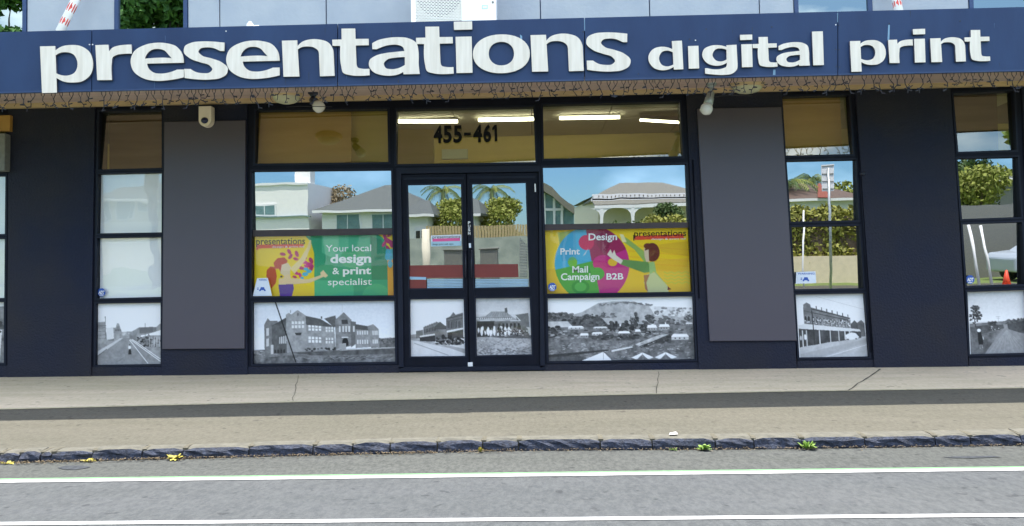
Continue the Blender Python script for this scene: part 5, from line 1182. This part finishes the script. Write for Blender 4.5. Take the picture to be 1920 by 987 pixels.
def house(name, lab, x0, x1, yf, depth, wallh, roofh, wm, rm, wins, hip=1.0, over=.45, peak=.5, chim=None, group='houses across the street'):
    """front wall faces +y (the street) at y=yf; body runs back to yf-depth"""
    g = gz((x0+x1)/2); t = empty(name, ((x0+x1)/2, yf, g), lab, 'house', group)
    fixn(MB().box((x0, yf-depth, g-.3), (x1, yf, g+wallh)).build('wall', wm, t))
    e = over; z0 = g+wallh; z1 = z0+roofh; a, b, c, d = (Vector((x0-e, yf+e, z0)), Vector((x1+e, yf+e, z0)), Vector((x1+e, yf-depth-e, z0)), Vector((x0-e, yf-depth-e, z0)))
    ym = yf-depth/2
    if roofh > 0:
        if hip > 0:
            W2 = (x1-x0)*peak; hw = max(.01, (x1-x0)*(1-hip)/2); r1 = Vector((x0+W2-hw, ym, z1)); r2 = Vector((x0+W2+hw, ym, z1))
            rf = fixn(mesh('roof', [a, b, c, d, r1, r2, a+Vector((0, 0, -.12)), b+Vector((0, 0, -.12)), c+Vector((0, 0, -.12)), d+Vector((0, 0, -.12))], [(0, 1, 5, 4), (1, 2, 5), (2, 3, 4, 5), (3, 0, 4), (0, 6, 7, 1), (1, 7, 8, 2), (2, 8, 9, 3), (3, 9, 6, 0), (6, 9, 8, 7)], rm, t))
        else:
            r1 = Vector(((x0+x1)/2, yf+e, z1)); r2 = Vector(((x0+x1)/2, yf-depth-e, z1)); rf = fixn(mesh('roof', [a, b, c, d, r1, r2], [(0, 3, 5, 4), (1, 4, 5, 2), (0, 4, 1), (3, 2, 5), (0, 1, 2, 3)], rm, t))
    fixn(MB().box((x0-e, yf+e-.02, z0-.16), (x1+e, yf+e+.05, z0-.01)).build('gutter', M['white'], t))
    for (wx0, wx1, wz0, wz1, m) in wins:
        fr = fixn(MB().box((wx0-.08, yf, g+wz0-.08), (wx1+.08, yf+.06, g+wz1+.08)).build('window_far', M['white'], t)); fr.name = 'window'
        nn_ = 2 if wx1-wx0 < 2 else 3; w = (wx1-wx0)/nn_
        for k in range(nn_): fixn(MB().box((wx0+k*w+.03, yf+.06, g+wz0+.03), (wx0+(k+1)*w-.03, yf+.07, g+wz1-.03)).build('pane', m, fr))
    if chim: MB().box((chim-.4, ym-.4, z0-.2), (chim+.4, ym+.4, z1+.7)).build('chimney', wm, t)
    return t, g
YH = 42.0   # the houses stand this far from the shopfront
def vx(px, py=400, Y=YH): return V(px, py, Y).x
def vz(px, py, Y=YH): return V(px, py, Y).z
# white two-storey house
x0, x1 = vx(440), vx(578); top = vz(500, 343)
t, g = house('white_house', 'white two storey house with parapet, window and chimney across the street', x0, x1, -YH, 9, top-gz(x0), .0, M['housew'], M['roofgrey'], [(vx(479), vx(516), vz(480, 404)-gz(x0), vz(480, 385)-gz(x0), M['hglass'])], over=.05)
cxx = vx(561); MB().box((cxx-.5, -YH-2, top-.5), (cxx+.5, -YH-1, top+.9)).build('chimney', M['housew'], t)
MB().box((x0, -YH+.02, vz(500, 409)), (x1+.2, -YH+.2, vz(500, 407))).build('ledge', M['hglass'], t)
# bare tree between the two houses
tree(V(612, 440, 47), 1, 1, M['foliage3'], 'x', 10, 3) if False else None
zt = vz(610, 344, 48)
bx = vx(608, 400, 48); tree((bx, -48, gz(bx)), zt-gz(bx), 2.1, M['foliage3'], 'nearly leafless brown tree between the white house and the grey hipped roof', 5200, 3, .10, .2, .15)
# grey hip-roof house
x0, x1 = vx(604), vx(806); g0 = gz(x0)
house('grey_roof_house', 'single storey white house with a grey hipped roof and wide windows across the street', x0, x1, -YH, 9, vz(700, 393)-g0, vz(706, 347, YH+4.5)-vz(700, 393), M['housew'], M['roofgrey'],
      [(vx(629), vx(675), .9, vz(650, 400)-g0-.05, M['hglass']), (vx(696), vx(742), .9, vz(700, 400)-g0-.05, M['hglass'])], hip=.93, peak=.5)
# porch wing seen in the doors
x0, x1 = vx(768, 400, 36), vx(800, 400, 36); g0 = gz(x0)
house('porch_house', 'small white gabled house wing with grey roof beside the palm', x0, x1, -36, 6, vz(790, 402, 36)-g0, vz(790, 372, 36)-vz(790, 402, 36), M['housew'], M['roofgrey'], [(x0+.35, x0+.9, .6, 2.2, M['hdark'])], hip=.4)
tree((vx(838, 400, 40), -40, gz(0)), vz(838, 370, 40)-gz(0), 1.95, M['foliage2'], 'round yellow green tree in front of the palm', 7000, 5, .10, .14, .1)
palm((vx(832, 400, 43), -43, gz(0)), vz(832, 360, 43)-gz(0), 'tall palm behind the round tree, mirrored in both doors', 1.5)
tree((vx(806, 400, 38), -38.6, gz(0)), 2.2, .9, M['foliage'], 'low dark green bush at the foot of the round tree', 1500, 6, .09, .08, .05, cat='bush')
# timber fence of palings
def fence(x0, x1, Y, h, lab, m):
    g = gz((x0+x1)/2); t = empty('timber_fence', ((x0+x1)/2, -Y, g), lab, 'fence'); n = int((x1-x0)/.16)
    me = None
    b = MB(); b.box((-.065, 0, 0), (.065, .02, h)); me = bpy.data.meshes.new('paling'); me.from_pydata([tuple(v) for v in b.v], [], b.f); me.materials.append(m)
    for k in range(n): o = link('paling', me, t); o.location = (x0+.16*k-(x0+x1)/2, 0, random.uniform(-.02, .02))
    MB().box((x0, -Y-.06, g+.3), (x1, -Y-.02, g+.38)).build('rail', m, t)
fence(vx(800, 430, 34), vx(930, 430, 34), 34, vz(850, 424, 34)-gz(0), 'pale timber paling fence in front of the round tree', M['fencewood'])
a = V(798, 430, 14.6); b = MB(); b.tube([(a.x, -14.6, gz(a.x)-.1), (a.x, -14.6, a.z)], .11, 12); tag(b.build('lamp_post', M['housec'], None, True, center=True), 'thick cream post in front of the low wall, mirrored in both doors', 'post')
b = MB(); a = V(832, 470, 13.6); c = V(866, 470, 13.6); b.box((a.x, -13.9, gz(a.x)), (c.x, -13.6, a.z)); b.box((a.x-.03, -13.93, a.z), (c.x+.03, -13.57, a.z+.04)); b.v = b.v; tag(bevel(b.build('utility_cabinet', M['greybox'], None, center=True), .01), 'grey utility cabinet on the far footpath, mirrored in both doors', 'cabinet')
# curved-roof building
Yc_ = 33.; g0 = gz(0); t = empty('curved_roof_house', (vx(1040, 400, Yc_), -Yc_, g0), 'glass fronted building with a sweeping curved roof left of the verandah villa', 'house')
prof = [(985, 348), (1000, 343), (1020, 343), (1035, 352), (1050, 367), (1065, 380), (1077, 387)]
b = MB(); f = [V(x, y, Yc_-.6) for x, y in prof]; f2 = [p+Vector((0, 0, -.42)) for p in f]
for i in range(len(f)-1): q = [f2[i], f2[i+1], f[i+1], f[i]]; b.prism(q, [p-Vector((0, 7, 0)) for p in q])
fixn(b.build('roof', M['roofvilla'], t))
b = MB(); q = [Vector((p.x, -Yc_, p.z-.2)) for p in f]; q2 = [Vector((f[-1].x-.1, -Yc_, g0-.2)), Vector((f[0].x, -Yc_, g0-.2))]
b.prism(q+q2, [p-Vector((0, 5, 0)) for p in q+q2]); fixn(b.build('wall', M['hglass'], t))
for x in (1021, 1039, 1053): b = MB(); c = V(x, 395, Yc_-.05); b.box((c.x-.06, -Yc_, g0), (c.x+.06, -Yc_+.08, V(x, {1021: 362, 1039: 371, 1053: 385}[x], Yc_).z)); b.build('mullion', M['white'], t)
b = MB(); c = V(1030, 394, Yc_); b.box((vx(1019, 394, Yc_), -Yc_, c.z-.06), (vx(1056, 394, Yc_), -Yc_+.09, c.z+.06)); b.build('transom', M['white'], t)
# verandah villa
YV = 40.; x0, x1 = vx(1127, 400, YV), vx(1330, 400, YV); g0 = gz(x0); ze = vz(1140, 365, YV)
villa, _ = house('verandah_villa', 'long villa with a grey hipped roof and white arched verandah across the street', x0, x1, -YV-2.2, 8, ze-g0-.1, vz(1180, 337, YV+5)-ze, M['housec'], M['roofvilla'], [(vx(1165, 400, YV), vx(1178, 400, YV), .6, 2.0, M['hglass']), (vx(1215, 400, YV), vx(1230, 400, YV), .6, 2.0, M['hglass'])], hip=.55)
fixn(MB().prism([Vector((x0-.4, -YV, ze-.62)), Vector((x1, -YV, ze-.62)), Vector((x1, -YV-2.2, ze-.25)), Vector((x0-.4, -YV-2.2, ze-.25))], [Vector((x0-.4, -YV, ze-.55)), Vector((x1, -YV, ze-.55)), Vector((x1, -YV-2.2, ze-.15)), Vector((x0-.4, -YV-2.2, ze-.15))]).build('verandah_roof', M['roofvilla'], villa))
fixn(MB().box((x0-.4, -YV+.02, ze-.82), (x1, -YV+.1, ze-.62)).build('verandah_beam', M['white'], villa))
fixn(MB().box((x0-.4, -YV-1.8, ze-.2), (x1, -YV-1.7, ze+.12)).build('eave_board', M['white'], villa))
for k in range(26): b = MB(); xx = x0+k*(x1-x0)/26; b.box((xx, -YV-1.69, ze-.06), (xx+.05, -YV-1.66, ze+.04)); b.build('eave_bracket', M['roofbrown'], villa)
for k, px in enumerate((1128, 1187, 1246, 1305)):
    xx = vx(px, 400, YV); b = MB(); b.box((xx-.09, -YV-.06, g0), (xx+.09, -YV+.1, ze-.8)); b.build('verandah_post', M['white'], villa)
    for sg_ in (-1, 1):
        b = MB(); pts = [(xx+sg_*.08, ze-1.5), (xx+sg_*.14, ze-1.15), (xx+sg_*.35, ze-.92), (xx+sg_*.7, ze-.82), (xx+sg_*.08, ze-.82)]
        b.prism([Vector((x, -YV+.07, z)) for x, z in pts], [Vector((x, -YV, z)) for x, z in pts]); fixn(b.build('arch_bracket', M['white'], villa))
# left wing roof of the villa, running back
xa = vx(1078, 400, 52); g0 = gz(xa); q = [V(1078, 385, 46), V(1128, 366, YV), V(1160, 344, YV+5), V(1165, 342, YV+6)]
fixn(mesh('side_roof', [Vector((xa, -58, ze)), Vector((x0-.4, -YV-1.6, ze)), Vector((x0+2.6, -YV-5, V(1165, 343, YV+5).z-.75)), Vector((x0+1, -60, V(1165, 343, YV+5).z-.75))], [(0, 1, 2, 3)], M['roofgrey'], villa))
fixn(MB().prism([Vector((xa+.2, -57.5, g0)), Vector((x0, -YV-2.2, g0)), Vector((x0, -YV-2.2, ze-.1)), Vector((xa+.2, -57.5, ze-.1))], [Vector((xa+.4, -57.5, g0)), Vector((x0+.2, -YV-2.4, g0)), Vector((x0+.2, -YV-2.4, ze-.1)), Vector((xa+.4, -57.5, ze-.1))]).build('side_wall', M['housec'], villa))
def bushrow(name, x0, x1, Y, z0, z1, dep, m, lab, n, seed, cat='hedge'):
    t = empty(name, ((x0+x1)/2, -Y, z0), lab, cat); k = max(2, int((x1-x0)/.8)); cl = []
    for i in range(k):
        for zz in (.28, .72): cl.append((x0+(i+.5)*(x1-x0)/k, -Y, z0+(z1-z0)*zz, (x1-x0)/k*.75, dep/2, (z1-z0)*.34))
    b = MB(); b.box((x0+.2, -Y-dep*.3, z0), (x1-.2, -Y+dep*.3, z1-.25)); b.build('stems', M['bark'], t); leafcloud('foliage', cl, n, .05, .12, m, t, seed)
bushrow('bush_row', vx(1205, 420, 30), vx(1285, 420, 30), 30, gz(0), vz(1240, 408, 30), 1.5, M['hedge'], 'yellow green bushes in front of the verandah villa', 5200, 21, 'bushes')
tree((vx(1255, 400, 31), -31.5, gz(0)), vz(1255, 374, 31)-gz(0), .95, M['foliage'], 'small bushy tree rising above the yellow bushes', 1800, 22, .08, .08, .3)
bushrow('bush_row', vx(1135, 420, 31), vx(1205, 420, 31), 31, gz(0), vz(1160, 422, 31), 1.3, M['foliage'], 'low green bushes under the verandah', 2600, 23, 'bushes')
# right-hand windows: brown-roof house, hedge on white wall, palm, sign
YR = 36.; x0, x1 = vx(1478, 400, YR), vx(1625, 400, YR); g0 = gz(x0)
house('brown_roof_house', 'white house with a steep brown roof and brick gable behind the hedge', x0, x1, -YR, 8, vz(1540, 372, YR)-g0, vz(1535, 343, YR+4)-vz(1540, 372, YR), M['housew'], M['roofbrown'], [(vx(1545, 400, YR), vx(1560, 400, YR), 1.0, 2.2, M['hglass'])], hip=.75, peak=.4)
fixn(mesh('brick_gable', [V(1533, 370, YR-.7), V(1560, 370, YR-.7), V(1538, 343, YR+3), V(1533, 345, YR+3)], [(0, 1, 2, 3)], M['brick']))
bpy.data.objects['brick_gable'].parent = [o for o in bpy.data.objects if o.name == 'brown_roof_house'][0]
bpy.data.objects['brick_gable'].location = -bpy.data.objects['brown_roof_house'].location
bushrow('hedge', vx(1470, 430, 17.6), vx(1700, 430, 17.6), 17.6, .25, vz(1540, 393, 17.6), 1.0, M['hedge'], 'clipped yellow green hedge on top of the long pale retaining wall', 15000, 31)
w0, w1 = vx(1440, 490, 17), vx(1760, 490, 17); zt_, = (vz(1540, 481, 17),)
tag(fixn(MB().box((w0, -17.35, gz(w0)-.3), (w1, -17.05, zt_)).build('retaining_wall', M['conc2'], None, center=True)), 'long low cream wall under the hedge across the street', 'wall')
palm((vx(1523, 400, 44), -44, gz(0)), vz(1523, 338, 44)-gz(0), 'palm behind the steep brown roof', 1.5, 4)
palm((vx(1474, 400, 38), -38, gz(0)), vz(1474, 350, 38)-gz(0), 'palm left of the brown roofed house', 1.9, 6)
tree((vx(1592, 400, 43), -43, gz(0)), vz(1592, 328, 43)-gz(0), 2.3, M['foliage2'], 'dense green tree right of the street sign', 4200, 33, .14, .2, .1)
YS = 13.; c = V(1552, 330, YS); s0 = empty('street_sign', (c.x, -YS, gz(c.x)), 'back of a white street sign on a grey pole across the road', 'sign'); b = MB(); zt_ = V(1550, 309, YS).z; zbm = V(1557, 358, YS).z
b.box((c.x-.16, -YS, zbm), (c.x+.16, -YS+.02, zt_)); b.build('plate', M['white'], s0)
b = MB(); b.tube([(c.x+.02, -YS+.05, gz(c.x)), (c.x+.02, -YS+.05, zt_-.1)], .035, 10); b.build('pole', M['galv'], s0, True)
for k in range(4): b = MB(); zz = zbm+.05+k*(zt_-zbm-.1)/3; b.box((c.x-.15, -YS+.021, zz), (c.x+.15, -YS+.035, zz+.02)); b.build('bracket', M['greybox'], s0)
c = V(1507, 450, 14.5); b = MB(); b.tube([(c.x, -14.5, gz(c.x)-.05), (c.x-.04, -14.5, .5), (c.x+.03, -14.5, V(1507, 395, 14.5).z)], .025, 8); tag(b.build('thin_post', M['white'], None, True, center=True), 'thin bent white post in front of the hedge', 'post')
# far right: trees, dark roof, posts, cone, cars
tree((vx(1838, 380, 22), -22, gz(0)), vz(1830, 308, 22)-gz(0), 1.9, M['foliage2'], 'yellow green tree mirrored in the far right window', 5200, 41, .09, .13, .3)
tree((vx(1800, 380, 30), -30, gz(0)), vz(1800, 292, 30)-gz(0), 2.2, M['foliage'], 'darker green tree behind the yellow green one', 3800, 42, .11, .16, .3)
x0, x1 = vx(1845, 380, 40), vx(1990, 380, 40); g0 = gz(x0); house('dark_roof_house', 'grey house with a peaked dark roof at the far right', x0, x1, -40, 9, vz(1880, 335, 40)-g0, vz(1865, 303, 44)-vz(1880, 335, 40), M['greybox'], M['roofgrey'], [(x0+2, x0+4, 1, 2.4, M['hglass'])], hip=.95, peak=.3)
YW = 19.; tag(fixn(MB().box((vx(1790, 420, YW), -YW-.2, gz(0)-.2), (vx(1990, 420, YW), -YW, vz(1860, 384, YW))).build('grey_wall', M['greybox'], None, center=True)), 'plain grey wall behind the yellow green tree', 'wall')
for px, lab in ((1816, 'white post nearer the trunk of the yellow green tree'), (1838, 'white post right of the first one by the yellow green tree')):
    a = V(px, 423, 15); b = MB(); b.tube([(a.x+.1, -14.6, gz(0)-.05), (a.x, -15, a.z)], .04, 8); tag(b.build('white_post', M['white'], None, True, center=True), lab, 'post', 'white posts at the far right')
cp_ = V(1888, 491, 13.4); cp_.z = gz(cp_.x); t = empty('traffic_cone', cp_, 'orange traffic cone on the far footpath', 'traffic cone'); b = MB(); b.tube([cp_+Vector((0, 0, .03)), cp_+Vector((0, 0, .5))], [.13, .03], 14); b.build('cone_body', M['cone'], t, True); b = MB(); b.box((cp_.x-.18, cp_.y-.18, cp_.z), (cp_.x+.18, cp_.y+.18, cp_.z+.03)); b.build('cone_base', M['cone'], t)
def car(x, y, m, lab, L=4.3, dirx=1):
    g = gz(x)-.0; t = empty('parked_car', (x, y, g), lab, 'car', 'parked cars across the street'); w = 1.7
    prof = [(-2.1, .3), (-2.15, .75), (-2.0, .92), (-1.35, .98), (-.75, 1.4), (.75, 1.43), (1.25, 1.0), (2.0, .9), (2.15, .7), (2.12, .3)]
    b = MB(); b.prism([Vector((x+a*dirx, y+w/2, g+z)) for a, z in prof], [Vector((x+a*dirx, y-w/2, g+z)) for a, z in prof]); bevel(b.build('body', m, t), .08, 3)
    gp = [(-1.2, 1.0), (-.72, 1.33), (.68, 1.36), (1.08, 1.0)]
    b = MB(); b.prism([Vector((x+a*dirx, y+w/2+.004, g+z)) for a, z in gp], [Vector((x+a*dirx, y-w/2-.004, g+z)) for a, z in gp]); fixn(b.build('side_window', M['hdark'], t))
    for a in (-1.35, 1.35):
        for sg_ in (-1, 1): b = MB(); b.tube([(x+a, y+sg_*(w/2+.01), g+.31), (x+a, y+sg_*(w/2-.2), g+.31)], .31, 18); wh = b.build('wheel', M['rubber'], t, False); b = MB(); b.tube([(x+a, y+sg_*(w/2+.02), g+.31), (x+a, y+sg_*(w/2), g+.31)], .18, 14); b.build('rim', M['galv'], wh)
car(vx(2010, 450, 16.6), -16.8, M['carwhite'], 'pale car parked before the grey wall at the far right')
# tall green trees whose crowns show in the upper windows
for px, d, lab, sd in ((285, 20, 'tall green tree mirrored in the upper window left of the air conditioner', 51), (-20, 21, 'tall green tree mirrored in the upper window at the left edge', 52), (1960, 26, 'tall green tree mirrored in the upper window at the right edge', 53)):
    h = P(px, 25, 0); dd = ray(px, 25); r = Vector((dd.x, -dd.y, dd.z)); t_ = (d)/-r.y; q = h+r*t_
    tree((q.x, -d, gz(q.x)), q.z-gz(0)+2.4, 2.7, M['treelit'], lab, 22000, sd, .17, .2, .4)
# grey-roofed house faintly mirrored in the white panes at left
x0, x1 = vx(120), vx(345); g0 = gz(x0); house('cream_house', 'cream two storey house with a grey roof mirrored faintly at the left', x0, x1, -YH, 8, vz(250, 375)-g0, vz(250, 338)-vz(250, 375), M['housec'], M['roofgrey'], [(vx(186), vx(208), vz(200, 412)-g0, vz(200, 380)-g0, M['hglass']), (vx(228), vx(248), vz(200, 412)-g0, vz(200, 380)-g0, M['hglass']), (vx(258), vx(295), vz(200, 400)-g0, vz(200, 380)-g0, M['hglass'])], hip=.8)
print('objects', len(bpy.data.objects), 'tris', sum(len(m.polygons) for m in bpy.data.meshes))
